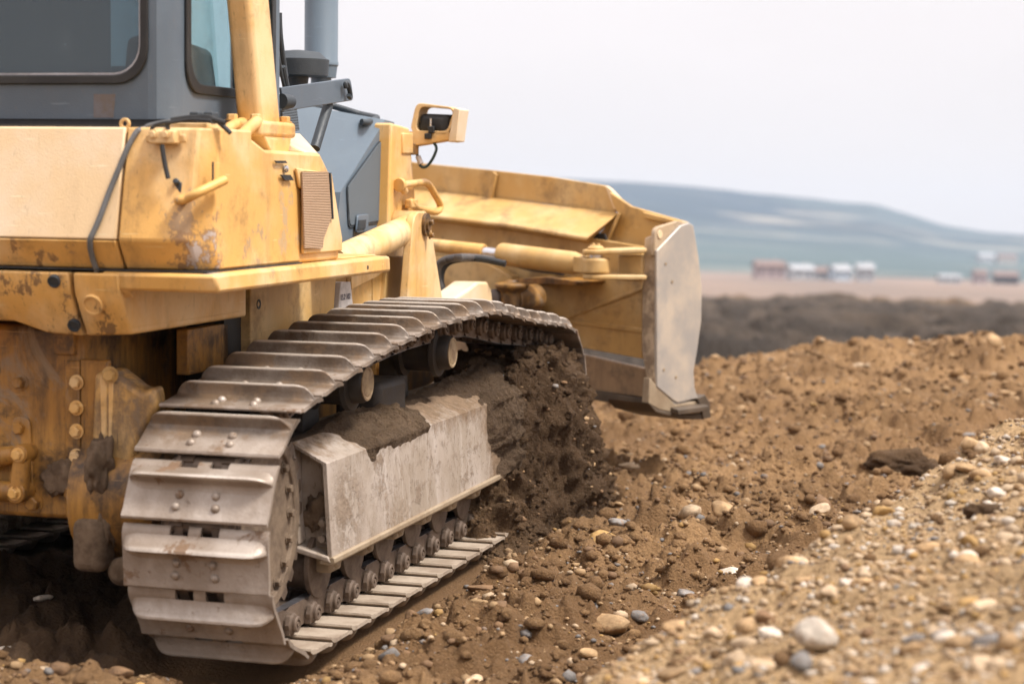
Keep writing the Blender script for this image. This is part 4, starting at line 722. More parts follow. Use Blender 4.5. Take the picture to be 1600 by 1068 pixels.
def H(x, y):
    x = np.asarray(x, float); y = np.asarray(y, float)
    X, Y, trk, far = soil_parts(x, y)
    fade = 1 - sm(30, 60, np.hypot(x, y))
    bk = sm(-.1, .15, x) * (1 - sm(.2, .5, y - 5.1 - 1.05 * x)); n = (soil_noise(x, y) * (1 - .35 * bk) + clods(x, y) * (1 - .75 * bk)) * fade * (1 - .8 * ctrk_(X, Y))
    z = H0(x, y) + n * (1 - trk)
    near = np.exp(-((X + 1.05) / .38) ** 2) * sm(-3.2, -.6, -np.abs(Y - .9))   # churned ridge behind the machine
    z = z + .10 * near * (fbm2(x * 2.3, y * 1.6 + 20, 3) - .25) * (1 - trk)
    z = z - .045 * trk - .10 * np.exp(-((X + .42) / .28) ** 2) * sm(-.1, .05, Y) * (1 - sm(.55, .7, Y))
    z = z - .05 * sm(-1.0, -.55, X) * sm(.55, .75, Y) * (1 - sm(2.0, 2.6, Y)) * (1 - sm(2.8, 3.4, X))
    f = sm(.42, .70, fbm2(x * .55, y * .22, 4)); z = z + far * (.55 * f + .45 * (fbm2(x * 1.3, y * .7, 3) - .4)) + .55 * np.exp(-((y - 156) / 7) ** 2) * (.3 + fbm2(x * .25, y * .1, 3))
    return z
def ground_mesh():
    rs = [1.2]
    while rs[-1] < 1150:
        r = rs[-1]; rs.append(r * (1.0026 if 4 < r < 19 else 1.006 if r < 24 else 1.012 if r < 200 else 1.04))
    rs = np.array(rs)
    th = np.concatenate([np.linspace(-180, -20, 60)[:-1], np.linspace(-20, 20, 760), np.linspace(20, 180, 60)[1:]])
    t = np.radians(th); R, T = np.meshgrid(rs, t, indexing='ij'); X = R * np.sin(T); Y = R * np.cos(T)
    Z = H(X.ravel(), Y.ravel()); n, m = R.shape
    me = bpy.data.meshes.new('ground'); co = np.stack([X.ravel(), Y.ravel(), Z], 1).astype(np.float32)
    i, j = np.meshgrid(np.arange(n - 1), np.arange(m - 1), indexing='ij'); a = (i * m + j).ravel()
    q = np.stack([a, a + 1, a + m + 1, a + m], 1)[:, ::-1]
    c0 = len(co); co = np.vstack([co, [[0, 0, float(H(0, 0))]]]); fan = np.stack([np.full(m - 1, c0), np.arange(1, m), np.arange(m - 1)], 1)[:, ::-1]
    me.vertices.add(len(co)); me.vertices.foreach_set('co', co.astype(np.float32).ravel())
    nl = q.size + fan.size; me.loops.add(nl); me.loops.foreach_set('vertex_index', np.r_[q.ravel(), fan.ravel()].astype(np.int32))
    me.polygons.add(len(q) + len(fan)); me.polygons.foreach_set('loop_start', np.r_[np.arange(len(q)) * 4, q.size + np.arange(len(fan)) * 3].astype(np.int32))
    me.update(calc_edges=True); me.validate()
    x, y = co[:, 0], co[:, 1]; Xd, Yd, trk, far = soil_parts(x, y)
    kind = np.zeros((len(co), 4), np.float32); kind[:, 3] = 1
    d = y - 5.1 - 1.05 * x
    kind[:, 0] = sm(-.2, .1, x + .25 * (fbm2(x * 2, y * 2, 3) - .5)) * (1 - sm(.3, .9, d + .5 * (fbm2(x * 1.7, y * 1.7, 3) - .5)))   # dry gravelly bank
    kind[:, 1] = sm(21, 25, y) * (1 - sm(152, 162, y + 8 * (fbm2(x * .2, y * .1, 3) - .5)))                                            # dark topsoil
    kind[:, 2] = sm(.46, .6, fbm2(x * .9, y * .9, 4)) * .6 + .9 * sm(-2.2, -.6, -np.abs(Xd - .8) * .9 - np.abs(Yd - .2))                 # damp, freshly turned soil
    under_shade = sm(.42, .62, fbm2(x * 3 + 8, y * 3, 4) * .35 + .35 * sm(-1.35, -.7, Xd) + .15) * sm(.3, .7, Yd + .4 * (fbm2(x * 2, y * 2 + 5, 3) - .5)) * (1 - sm(3.0, 3.6, Xd)) * (1 - sm(2.2, 2.7, Yd)); kind[:, 3] = 1 - under_shade  # shade beneath the bulldozer, painted as a ragged dark mask
    at_ = me.color_attributes.new('soil', 'FLOAT_COLOR', 'POINT'); at_.data.foreach_set('color', kind.ravel())  # alpha carries the painted shade under the bulldozer
    me.polygons.foreach_set('use_smooth', [True] * len(me.polygons))
    return me
def soil_mat(name, dry, damp, gravel, top, attr=True):
    m = N(name)
    a = m.noise(1.4, 8, .65, lo=.38, hi=.62)
    if attr:
        at_ = m.nd('Attribute', attribute_name='soil'); sp_ = m.nd('SeparateColor'); m.ln(at_.outputs['Color'], sp_.inputs[0]); k = sp_.outputs
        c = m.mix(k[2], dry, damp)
    else: c = m.mix(m.noise(1.2, 4, .5, lo=.4, hi=.6), dry, damp)
    c = m.mix(m.math('MULTIPLY', a, .6), c, tuple(x * .72 for x in damp))
    if attr:
        c = m.mix(k[0], c, m.mix(a, gravel, tuple(x * .80 for x in gravel))); 
        far_ = m.nd('NewGeometry'); sx = m.nd('SeparateXYZ'); m.ln(far_.outputs['Position'], sx.inputs[0])
        fld = m.nd('MapRange'); fld.inputs[1].default_value = 150; fld.inputs[2].default_value = 165; m.ln(sx.outputs[1], fld.inputs[0])
        st = m.noise(.02, 5, .6, (1, .35, 1), .4, .6)
        c = m.mix(fld.outputs[0], c, m.mix(st, (.24, .185, .16), (.18, .15, .14)))
    f1 = m.noise(38, 6, .72, lo=.34, hi=.66); c = m.mix(m.math('MULTIPLY', f1, .45), c, tuple(x * .42 for x in dry))
    f2 = m.noise(120, 4, .7, lo=.60, hi=.72); c = m.mix(m.math('MULTIPLY', f2, .6), c, (.48, .36, .24))
    if attr: c = m.mix(m.math('SUBTRACT', 1, at_.outputs['Alpha']), c, m.mix(m.noise(9, 8, .7, lo=.35, hi=.65), (.085, .050, .028), (.13, .078, .042)))  # alpha mask darkens the soil colour in place of shade
    if attr: c = m.mix(k[1], c, m.mix(m.noise(.5, 8, .68, (1, .5, 1), .4, .62), top, tuple(x * 2.3 for x in top)))
    v = m.nd('TexVoronoi'); v.inputs['Scale'].default_value = 75; m.ln(m.co(), v.inputs['Vector'])
    m.set(col=c, rough=.93, spec=.25)
    h = m.math('ADD', m.noise(55, 8, .75, lo=.2, hi=.8), m.math('MULTIPLY', v.outputs['Distance'], -.6)); m.bump(h, .9, .02)
    return m.m
DRY = (.46, .275, .130); DAMP = (.25, .138, .062)
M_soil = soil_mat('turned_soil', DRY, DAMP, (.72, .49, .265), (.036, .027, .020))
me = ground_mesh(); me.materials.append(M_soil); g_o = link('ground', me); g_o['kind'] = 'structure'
# ---------------------------------------------------------------- soil spilling over the front of the track frame
M_heap = soil_mat('loose_dark_soil', (.19, .112, .056), (.105, .060, .030), None, None, False)
def heap():
    nx, ny = 330, 250; Xs = np.linspace(1.55, 4.25, nx); Ys = np.linspace(-.95, .50, ny); A, B = np.meshgrid(Xs, Ys, indexing='ij'); x = A.ravel(); y = B.ravel()
    P = np.stack([x, y, 0 * x], 1) @ np.array(DOZ_R).T + np.array(DOZ_T); gz = H0(P[:, 0], P[:, 1]); base = ((gz - P[:, 2]) / DOZ_R[2][2])
    nz = fbm2(x * 2.6, y * 2.6, 4); w = .25 * (fbm2(x * 1.7 + 5, y * 1.7, 3) - .5)
    top = .32 + .46 * sm(1.95, 2.70, x + w) - .22 * sm(3.2, 3.75, x + w) + .08 * (nz - .5)
    slope = sm(-.20 - .10 * sm(2.2, 3.2, x), .10, y + .22 * (nz - .5) + .03 * np.sin(x * 5))
    e = np.minimum(sm(1.75, 2.6, x + w * .8 - .6 * (nz - .5)), 1 - sm(3.45, 3.95, x + w))
    z = base - .06 + (top + .06) * slope * e + .07 * (fbm2(x * 8, y * 8, 4) - .5) * e + 0
    n, m = nx, ny; from mathutils import noise
    P = np.stack([x, y, z], 1).reshape(n, m, 3); tu = np.gradient(P, axis=0); tv = np.gradient(P, axis=1); nn = np.cross(tu, tv); nn /= np.linalg.norm(nn, axis=2)[..., None]; P = P.reshape(-1, 3); nn = nn.reshape(-1, 3)
    am = np.clip((z - base + .06) / .15, 0, 1) + .25
    for i in range(len(P)):
        q = V(P[i]); d = .06 * noise.fractal(q * 6, .9, 2., 3) + .045 * max(0, noise.noise(q * 15) - .05) + .040 * max(0, noise.noise(q * 31 + V((9, 2, 4)))) + .014 * noise.noise(q * 70)
        P[i] += nn[i] * d * am[i]
    x, y, z = P.T; mb = MB(); mb.v = list(zip(x, y, z))
    for i in range(n - 1):
        for j in range(m - 1): mb.f.append((i * m + j, (i + 1) * m + j, (i + 1) * m + j + 1, i * m + j + 1)); mb.m.append(0)
    return mb, (x, y, z)
hm, hxyz = heap(); me = hm.mesh('soil_heap', M_heap, 180); hp_o = link('soil_heap', me); hp_o.matrix_world = dozer.matrix_world.copy()
thing(hp_o, 'heap of dark loose soil spilled over the front of the track beside the bulldozer', 'soil heap'); hp_o['kind'] = 'stuff'
# soil lying along the top of the guard
M_mudtop = soil_mat('drying_soil_layer', (.19, .125, .075), (.12, .075, .043), None, None, False)
def crust():
    from mathutils import noise
    prof_ = [(.30, .672), (.235, .672), (.095, .602), (.072, .250)]; L_ = [0]
    for a, b in zip(prof_, prof_[1:]): L_.append(L_[-1] + math.hypot(a[0] - b[0], a[1] - b[1]))
    nx, ny = 370, 90; mb = MB()
    for X in np.linspace(.0, 2.75, nx):
        for s in np.linspace(0, L_[-1], ny):
            k = min(max(1, int(np.searchsorted(L_, s))), 3); a, b = prof_[k - 1], prof_[k]; t = (s - L_[k - 1]) / (L_[k] - L_[k - 1]); y, z = a[0] + (b[0] - a[0]) * t, a[1] + (b[1] - a[1]) * t
            nrm_ = V((0, -(a[1] - b[1]), (a[0] - b[0]))).normalized(); nrm_ = (nrm_ + V((0, -.5, .5)).normalized() * .6).normalized(); q = V((X, y, z))
            qs = V((X * .5, y, z)); n0 = noise.fractal(qs * 4.2 + V((3, 1, 7)), .8, 2., 4)
            m = max((X - 2.0) * .5 + (z - .45) * .16 + .10 * n0, (z - (.582 + .075 * sm(1.1, 1.3, X) * (1 - sm(1.7, 1.9, X)) + .10 * sm(.50, .22, X))) * .9 + .075 * n0)
            m = min(m, (X + .02) * .8); h = -.007 + min(max(m + .012, 0) * .42, .045) * (1 + .8 * noise.noise(qs * 9)) + (.040 * max(0, noise.noise(qs * 17)) + .034 * max(0, noise.noise(q * 27)) + .006 * noise.noise(q * 70)) * min(1, max(0, m + .02) * 9)
            mb.v.append(tuple(q + nrm_ * h))
    for i in range(nx - 1):
        for j in range(ny - 1): mb.f.append((i * ny + j, (i + 1) * ny + j, (i + 1) * ny + j + 1, i * ny + j + 1)); mb.m.append(0)
    return mb
part('mud_layer', crust(), M_mudtop, dozer, ang=180)
# ---------------------------------------------------------------- stones
def stone_mesh(seed, sub=3):
    from mathutils import noise
    rg = random.Random(seed); bm = bmesh.new(); bmesh.ops.create_icosphere(bm, subdivisions=sub, radius=.5)
    off = V([rg.random() * 50 for _ in range(3)]); sx, sy, sz = 1, rg.uniform(.62, .95), rg.uniform(.42, .72); flats = [(V([rg.gauss(0, 1) for _ in range(3)]).normalized(), rg.uniform(.30, .44)) for _ in range(rg.choice((1, 3, 5, 7)))]
    for v in bm.verts:
        c = v.co * (1 + .28 * (noise.noise(v.co * 1.9 + off)) + .09 * noise.noise(v.co * 5 + off))
        for n, d in flats:
            k = c.dot(n)
            if k > d: c = c - n * (k - d) * .85
        v.co = V((c.x * sx, c.y * sy, c.z * sz))
    me = bpy.data.meshes.new('stone'); bm.to_mesh(me); bm.free(); me.polygons.foreach_set('use_smooth', [True] * len(me.polygons)); return me
KINDS = {'tan': (.46, .30, .155), 'pale': (.60, .445, .29), 'grey': (.26, .24, .225), 'brown': (.24, .14, .072), 'ochre': (.46, .28, .10), 'white': (.66, .57, .47), 'soil': (.30, .18, .088), 'crumb': (.15, .09, .05)}
def stone_mat(nm, c):
    m = N(nm + '_stone'); a = m.noise(2.6, 7, .65, lo=.35, hi=.65, rand=True); k = m.mix(a, c, tuple(x * .62 for x in c))
    s = m.noise(7, 6, .7, lo=.52, hi=.64, rand=True); k = m.mix(m.math('MULTIPLY', s, .55), k, DAMP)
    i = m.nd('ObjectInfo'); hv = m.nd('HueSaturation'); r = m.nd('MapRange'); r.inputs[3].default_value = .75; r.inputs[4].default_value = 1.2; m.ln(i.outputs['Random'], r.inputs[0]); m.ln(r.outputs[0], hv.inputs['Value']); m.ln(k, hv.inputs['Color'])
    m.set(col=hv.outputs[0], rough=.78, spec=.35); m.bump(m.noise(9, 8, .7, lo=.2, hi=.8, rand=True), .35, .02); return m.m
SM = {k: stone_mat(k, c) for k, c in KINDS.items() if k not in ('soil', 'crumb')}; SM['crumb'] = M_heap; SM['soil'] = soil_mat('dry_soil_clods', (.46, .275, .130), (.26, .145, .066), None, None, False)
SHAPES = {}
def shape(k, i):
    if (k, i) not in SHAPES:
        me = stone_mesh(i * 13 + 5); me.materials.append(SM[k]); SHAPES[(k, i)] = me
    return SHAPES[(k, i)]
def hz(x, y): return float(H(np.array([x]), np.array([y]))[0])
def stone(x, y, d, kind, label, group=None, shp=None, sink=.22, flat=1., rz=None):
    o = link('stone', shape(kind, random.randrange(9) if shp is None else shp)); s = d * 1.05
    o.scale = (s, s, s * flat); o.rotation_euler = (random.uniform(-.3, .3), random.uniform(-.3, .3), random.uniform(0, 6.28) if rz is None else rz)
    o.location = (x, y, hz(x, y) + d * flat * (.30 - sink)); return thing(o, label, 'stone', group)
NAMED = [
 ((0.784,4.960,0.460), .085, 'white', 'largest rounded grey white stone on the gravel bank in front', 3, 1.1),
 ((0.393,7.441,0.047), .115, 'tan', 'smooth rounded tan cobble at the foot of the gravel bank', 1, .8),
 ((1.578,10.764,0.239), .10, 'ochre', 'orange ochre stone lying alone on the bare dirt behind the bank', 2, .7),
 ((0.448,9.091,0.132), .105, 'ochre', 'upright triangular tan stone on the dirt beside the track', 5, 1.3),
 ((-0.089,8.045,0.070), .085, 'brown', 'flat brown stone lying near the outer ends of the track plates', 4, .45),
 ((-0.040,8.580,0.098), .075, 'pale', 'pale elongated stone beside the lower track plates', 6, .55),
 ((0.010,9.239,0.132), .07, 'tan', 'tan pebble touching the corner of a lower track plate', 1, .8),
 ((0.891,9.634,0.168), .10, 'pale', 'broad pale stone at the left end of the row of stones', 7, .75),
 ((1.056,9.735,0.176), .11, 'tan', 'tan egg shaped stone in the row of stones', 1, .95),
 ((0.529,9.419,0.151), .065, 'grey', 'dark grey rounded stone next to the triangular tan stone', 2, .9),
 ((1.588,10.094,0.204), .085, 'brown', 'dark purplish brown pointed stone at the right end of the row', 5, 1.),
 ((1.536,9.774,0.186), .08, 'pale', 'pale flat stone lying right below the purplish pointed stone', 4, .6),
 ((0.992,8.670,0.121), .10, 'white', 'white stone with a dark spot on the dirt before the bank', 3, .75),
 ((0.756,8.262,0.096), .07, 'grey', 'blue grey stone among pale stones near the bank', 6, .7),
 ((0.573,10.093,0.186), .065, 'tan', 'small tan oval stone on the bare dirt', 1, .6),
 ((0.710,11.664,0.263), .105, 'pale', 'pale flat slab of stone at the foot of the dark soil heap', 4, .45),
 ((2.951,12.783,0.348), .055, 'grey', 'dark grey stone on the edge of the gravel bank near its top', 7, .6),
 ((3.444,14.249,0.527), .085, 'grey', 'round blue grey stone on the slope of the far spoil ridge', 2, .95),
 ((3.874,16.015,0.880), .105, 'tan', 'tall brown rock standing on the crest of the spoil ridge', 5, 1.5),
 ((2.752,15.820,0.751), .09, 'pale', 'pale stone on the crest of the spoil ridge', 1, .7),
 ((-1.773,7.615,0.018), .055, 'white', 'small bright white stone on the shadowed soil behind the machine', 6, .6),
 ((-1.734,6.958,-0.015), .075, 'white', 'pale angular stone on the soil behind the bulldozer', 7, .9),
 ((1.112,4.539,0.559), .05, 'grey', 'grey pebble near the big grey white stone on the bank', 0, .8),
]
taken = []
for P, d, k, lab, sh, fl in NAMED: stone(P[0], P[1], d * (1.38 if P[1] > 10 else 1.65), k, lab, None, sh, .12, fl); taken.append((P[0], P[1], d))
cand = []
rg = random.Random(21)
def scatter(n, ylo, yhi, pw, only, seed):
    g_ = np.random.default_rng(seed); y = ylo + (yhi - ylo) * g_.random(n * 5) ** pw; hw = .29 * y + .15; ex = (1.8, .8, 1.5)[only]; x = -hw + g_.random(n * 5) * (2 * hw + ex)
    d = y - 5.1 - 1.05 * x; zn = np.where((x > -.05) & (d < .45), 0, np.where(y > 13.9, 2, 1)); ok = zn == only
    if only == 1: ok &= g_.random(n * 5) < .30 + 2.2 * np.maximum(0, fbm2(x * 1.6 + 70, y * 1.6, 3) - .40)
    X, Y = to_doz(x, y); ok &= ~((X > -.75) & (X < 3.9) & (Y > -.03) & (Y < 2.6)); x, y = x[ok][:n], y[ok][:n]
    s = np.exp(np.abs(g_.normal(0, .78, len(x))) * 1.05) * (.0080, .0098, .0135)[only]; s = np.minimum(s, (.075, .085, .11)[only])
    return [(float(a), float(b), float(c), ('bank', 'dirt', 'ridge')[only]) for a, b, c in zip(x, y, s)]
cand = scatter(44000, 3.3, 9.5, 1.0, 0, 4) + scatter(18000, 6.0, 14., 1.1, 1, 5) + scatter(9500, 13.9, 18.5, 1., 2, 6)
clods_ = [(a, b, c * 1.5, z) for a, b, c, z in scatter(15000, 5.6, 14., 1.1, 1, 15) + scatter(7000, 13.9, 18.5, 1., 2, 16) + scatter(900, 3.5, 9., 1., 0, 17)]
cand.sort(key=lambda c: -c[2] / c[1] * (1 if abs(c[0]) < .25 * c[1] else .01))
WEIGHT = {'bank': ['pale'] * 8 + ['tan'] * 10 + ['white'] * 3 + ['grey'] + ['brown'] + ['ochre'] * 2, 'dirt': ['tan'] * 5 + ['brown'] * 5 + ['pale'] * 2 + ['grey'] * 2 + ['ochre'], 'ridge': ['tan'] * 6 + ['brown'] * 4 + ['pale'] * 2 + ['grey']}
WHERE = {'bank': 'lying loose on the gravel bank in front', 'dirt': 'lying on the open dirt between the track and the bank', 'ridge': 'lying on the slope of the far spoil ridge'}
n_ind = 276
for x, y, d, zn in cand[:n_ind]:
    k = rg.choice(WEIGHT[zn]); stone(x, y, d, k, 'small %s stone %s' % (k if k != 'pale' else 'pale beige', WHERE[zn]), 'small %s stones %s' % (k, WHERE[zn]), None, .18, rg.uniform(.7, 1.1))
def merge_stones(items, kinds_of, name, zf, sub=1):
    bases = []
    for i in range(7):
        me = stone_mesh(900 + i, sub); co = np.array([v.co[:] for v in me.vertices]); fa = np.array([p.vertices[:] for p in me.polygons]); bases.append((co, fa)); bpy.data.meshes.remove(me)
    VS = []; FS = []; MI = []; o = 0; names = list(KINDS); nr = np.random.default_rng(5)
    for x, y, d, zn in items:
        co, fa = bases[nr.integers(7)]; a, b = nr.uniform(0, 6.28), nr.uniform(-.5, .5); R_ = np.array(Matrix.Rotation(a, 3, 'Z') @ Matrix.Rotation(b, 3, 'X'))
        VS.append((co * d * np.array([1, 1, nr.uniform(.7, 1.1)])) @ R_.T + np.array([x, y, d * .10])); FS.append(fa + o); o += len(co)
        MI += [names.index(kinds_of(zn))] * len(fa)
    VS = np.vstack(VS); FS = np.vstack(FS); VS[:, 2] += np.repeat(zf(items), [len(bases[0][0])] * len(items))
    me = bpy.data.meshes.new(name); me.vertices.add(len(VS)); me.vertices.foreach_set('co', VS.astype(np.float32).ravel()); me.loops.add(FS.size); me.loops.foreach_set('vertex_index', FS.astype(np.int32).ravel())
    me.polygons.add(len(FS)); me.polygons.foreach_set('loop_start', (np.arange(len(FS)) * 3).astype(np.int32)); me.update(calc_edges=True)
    for k in KINDS: me.materials.append(SM[k])
    me.polygons.foreach_set('material_index', np.array(MI, np.int32)); me.polygons.foreach_set('use_smooth', [True] * len(FS)); return me
rest = cand[n_ind:] + [(a, b, c, 'soil') for a, b, c, z in clods_]
WEIGHT['soil'] = ['soil']
me = merge_stones(rest, lambda z: rg.choice(WEIGHT[z]), 'gravel', lambda it: H(np.array([c[0] for c in it]), np.array([c[1] for c in it])))
gv = link('gravel', me); gv['kind'] = 'stuff'; gv['label'] = 'loose gravel and pebbles scattered over the dirt and the bank'; gv['category'] = 'gravel'
hx, hy, hzv = hxyz; idx = [i for i in np.random.default_rng(3).integers(0, len(hx), 8000)]
it = [(hx[i], hy[i], min(.07, .010 * math.exp(abs(rg.gauss(0, .85)))), i) for i in idx if 1.8 < hx[i] < 4.0]
me = merge_stones(it, lambda z: rg.choice(['crumb'] * 30 + ['brown'] * 5 + ['tan'] * 2 + ['grey']), 'heap_gravel', lambda q: np.array([hzv[c[3]] for c in q]))
hg = link('heap_gravel', me, hp_o); hg['kind'] = 'stuff'
# dark clods of soil
def clod(c, r, seed, label):
    o = link('soil_clod', lump((0, 0, 0), r, seed, 4, .45)); o.data.materials.clear(); o.data.materials.append(M_heap); o.location = (c[0], c[1], hz(c[0], c[1]) + r[2] * .35); return thing(o, label, 'clod of soil')
clod((2.303,11.574,0.338), (.20, .15, .085), 5, 'large dark clod of soil overhanging a hollow behind the gravel bank')
clod((2.493,11.775,0.348), (.13, .11, .065), 8, 'smaller brown clod of soil just right of the large dark clod')
clod((1.406,5.870,0.698), (.05, .04, .03), 12, 'brown clod of soil half buried in the gravel bank')
# ---------------------------------------------------------------- far land, village, hill
def azel(px_): return px_
SKY_ = [(-1009.259,2604.842,118.246),(-675.111,2605.151,128.266),(-424.476,2605.357,134.945),(-136.148,2605.495,139.412),(-6.591,2605.537,140.790),(77.096,2605.460,138.285),(160.783,2605.383,135.780),(244.546,2605.228,130.771),(328.383,2604.997,123.256),(412.171,2604.816,117.411),(470.822,2604.690,113.320),(512.966,2604.342,102.048),(555.136,2603.969,89.940),(613.887,2603.740,82.509),(664.109,2603.683,80.672),(831.308,2603.709,81.507),(1082.220,2603.632,79.002),(1416.668,2603.632,79.002)]
az = np.array([math.atan2(p[0], p[1]) for p in SKY_]); hh = np.array([p[2] for p in SKY_]); hr = np.array([math.hypot(p[0], p[1]) for p in SKY_])
def hill_z(x, y):
    r = np.hypot(x, y); a = np.arctan2(x, y); crest = np.interp(a, az, hh); k = np.clip((r - 1000) / 1600, 0, 1); prof = k ** 1.35 * (1 - .25 * np.sin(k * PI) * np.sin(a * 9))
    return 9 + (crest - 9) * np.where(r < 2600, prof, 1 - .10 * sm(2600, 3200, r)) + 9 * (fbm2(x * .004, y * .004, 4) - .5) * np.minimum(k * 2, 1) + 2.5 * (fbm2(x * .03, y * .02, 3) - .5) * k - 6 * (r < 1001)
def hills_mesh():
    rs = np.geomspace(1000, 3200, 130); t = np.radians(np.linspace(-60, 60, 420)); R, T = np.meshgrid(rs, t, indexing='ij'); x = (R * np.sin(T)).ravel(); y = (R * np.cos(T)).ravel(); r = R.ravel(); a = T.ravel()
    z = hill_z(x, y)
    mb = MB(); n, m = R.shape; k2 = (y < 20) | (np.abs(x) > 2950); z = np.where(k2, np.minimum(z, 30), z); mb.v = list(zip(np.clip(x, -2980, 2980), y, z))
    for i in range(n - 1):
        for j in range(m - 1): mb.f.append((i * m + j, i * m + j + 1, (i + 1) * m + j + 1, (i + 1) * m + j)); mb.m.append(0)
    return mb
m = N('hazed_hill_fields')
n1 = m.noise(.0026, 4, .5, (1, 1.6, 3), .45, .55, dist=.4); n2_ = m.noise(.0042, 4, .55, (.7, 1.8, 5), .53, .59, dist=.5); n3 = m.noise(.0065, 5, .6, (1, 1.3, 3), .50, .58)
g_ = m.nd('NewGeometry'); sx = m.nd('SeparateXYZ'); m.ln(g_.outputs['Position'], sx.inputs[0]); lw = m.nd('MapRange'); lw.inputs[1].default_value = 70; lw.inputs[2].default_value = 25; m.ln(sx.outputs[2], lw.inputs[0])
c = m.mix(n1, (.024, .044, .066), (.056, .080, .092)); c = m.mix(n2_, c, (.19, .18, .16)); c = m.mix(m.math('MULTIPLY', n3, .85), c, (.024, .042, .058)); c = m.mix(m.math('MULTIPLY', lw.outputs[0], .6), c, (.080, .118, .115))  # blue of the distant haze is mixed into these field colours
m.set(col=c, rough=1., spec=.1); hl = link('hills', hills_mesh().mesh('hills', m.m, 180)); hl['kind'] = 'structure'
def flat_mat(n, c): return plain(n, c, .8, var=.18, sc=.7, bump=0)
M_roof = flat_mat('clay_tile_roof', (.20, .14, .125)); M_roofg = flat_mat('grey_sheet_roof', (.35, .36, .38)); M_win = plain('far_window_glass', (.05, .06, .08), .2)
WALLS = {'pink': flat_mat('pink_render', (.36, .28, .28)), 'white': flat_mat('white_render', (.37, .38, .40)), 'cream': flat_mat('cream_render', (.48, .44, .40)), 'dark': flat_mat('dark_timber', (.05, .04, .045)), 'bluish': flat_mat('blue_grey_render', (.45, .52, .60))}
HS = [ # pixel-free table: where it stands, length, depth, wall height, roof rise, wall, roof, turn, label
 (((81.828,640.419,5.056)), 9.2, 7, 4.2, 1.4, 'pink', M_roof, .1, 'pink rendered house, leftmost building of the village below the hill'),
 (((99.117,690.427,4.563)), 8, 7, 3.6, 1.5, 'white', M_roofg, .2, 'white house standing just right of the pink house'),
 (((107.308,700.433,4.587)), 7, 6, 3.2, 1.4, 'white', M_roof, -.1, 'white house with clay roof in the middle of the white row'),
 (((112.882,690.419,4.310)), 6, 6, 3.8, 1.6, 'bluish', M_roofg, .3, 'blue grey house in the row right of the white houses'),
 (((119.575,680.394,3.643)), 5.5, 6, 4.6, 1.4, 'white', M_roofg, 0, 'narrow white house at the right end of the village row'),
 (((179.081,820.394,1.471)), 8.5, 6, 2.6, .8, 'white', M_roofg, .05, 'long low white shed standing apart on the plain'),
 (((196.387,840.432,2.402)), 5, 6, 4.2, 1.3, 'pink', M_roof, .1, 'small pink house beside the dark barn'),
 (((212.231,860.333,-1.108)), 10, 8, 3.4, 1.8, 'dark', M_roof, -.1, 'dark timber barn at the right edge of the village'),
 (((378.224,1601.842,36.393)), 13, 9, 5, 2.5, 'white', M_roofg, .2, 'white farmhouse on the lower hillside, the left one of two'),
 (((395.296,1601.747,33.305)), 15, 9, 5, 2.5, 'cream', M_roof, 0, 'cream farmhouse on the lower hillside, the right one of two'),
]
def house(c, L, D, h, rise, wk, rm, rz, label):
    r = bpy.data.objects.new('house', None); COL.objects.link(r); x, y = c[0], c[1]; z = float(H0(x, y)) if y < 1000 else float(hill_z(np.array([x]), np.array([y]))[0]) + .4; c = (x, y, z); r.location = (x, y, z); r.rotation_euler = (0, 0, rz); thing(r, label, 'house')
    zb = min(z - c[2], 0) - .6
    mb = MB(); mb.loft([[(-L / 2, -D / 2, k), (L / 2, -D / 2, k), (L / 2, D / 2, k), (-L / 2, D / 2, k)] for k in (zb, h)]); mb.prism([(-L / 2, -D / 2, h), (-L / 2, D / 2, h), (-L / 2, 0, h + rise)], (L, 0, 0)); part('wall', mb, WALLS[wk], r)
    mb = MB()
    for s in (1, -1): mb.prism([(-L / 2 - .4, s * (D / 2 + .5), h - .25), (-L / 2 - .4, 0, h + rise + .05), (-L / 2 - .4, 0, h + rise + .3), (-L / 2 - .4, s * (D / 2 + .5), h)], (L + .8, 0, 0))
    rf = part('roof', mb, rm, r); mb = MB(); mb.span((L * .2, .3, h + rise * .4), (L * .2 + .6, .9, h + rise + .8)); part('chimney', mb, WALLS['cream'], rf)
    for k in range(max(2, int(L / 3))):
        u = -L / 2 + (k + .5) * L / max(2, int(L / 3)); mb = MB(); mb.span((u - .5, -D / 2 - .06, h * .35), (u + .5, -D / 2 - .003, h * .35 + 1.2)); part('window', mb, M_win, r)
for a in HS: house(*a)
# ---------------------------------------------------------------- air, sky, sun, camera
if HAZE:
    m = bpy.data.materials.new('haze_air'); m.use_nodes = True; t = m.node_tree; t.nodes.clear(); o = t.nodes.new('ShaderNodeOutputMaterial'); v = t.nodes.new('ShaderNodeVolumePrincipled')
    v.inputs['Color'].default_value = (.70, .83, 1, 1); v.inputs['Density'].default_value = HAZE; v.inputs['Anisotropy'].default_value = .0; t.links.new(v.outputs[0], o.inputs['Volume'])
    mb = MB(); mb.span((-3000, -60, -9), (3000, 3250, 172)); hzo = part('haze', mb, m, None); hzo['kind'] = 'stuff'
w = bpy.data.worlds.new('World'); SC.world = w; w.use_nodes = True; t = w.node_tree; bg = t.nodes['Background']
sk = t.nodes.new('ShaderNodeTexSky'); sk.sky_type = 'NISHITA'; sk.sun_disc = False; sk.sun_elevation = math.radians(SUN_EL); sk.sun_rotation = math.radians(SUN_AZ); sk.air_density = 1.; sk.dust_density = 4.; sk.ozone_density = 1
hs = t.nodes.new('ShaderNodeMix'); hs.data_type = 'RGBA'; hs.inputs[0].default_value = .90; t.links.new(sk.outputs[0], hs.inputs[6])
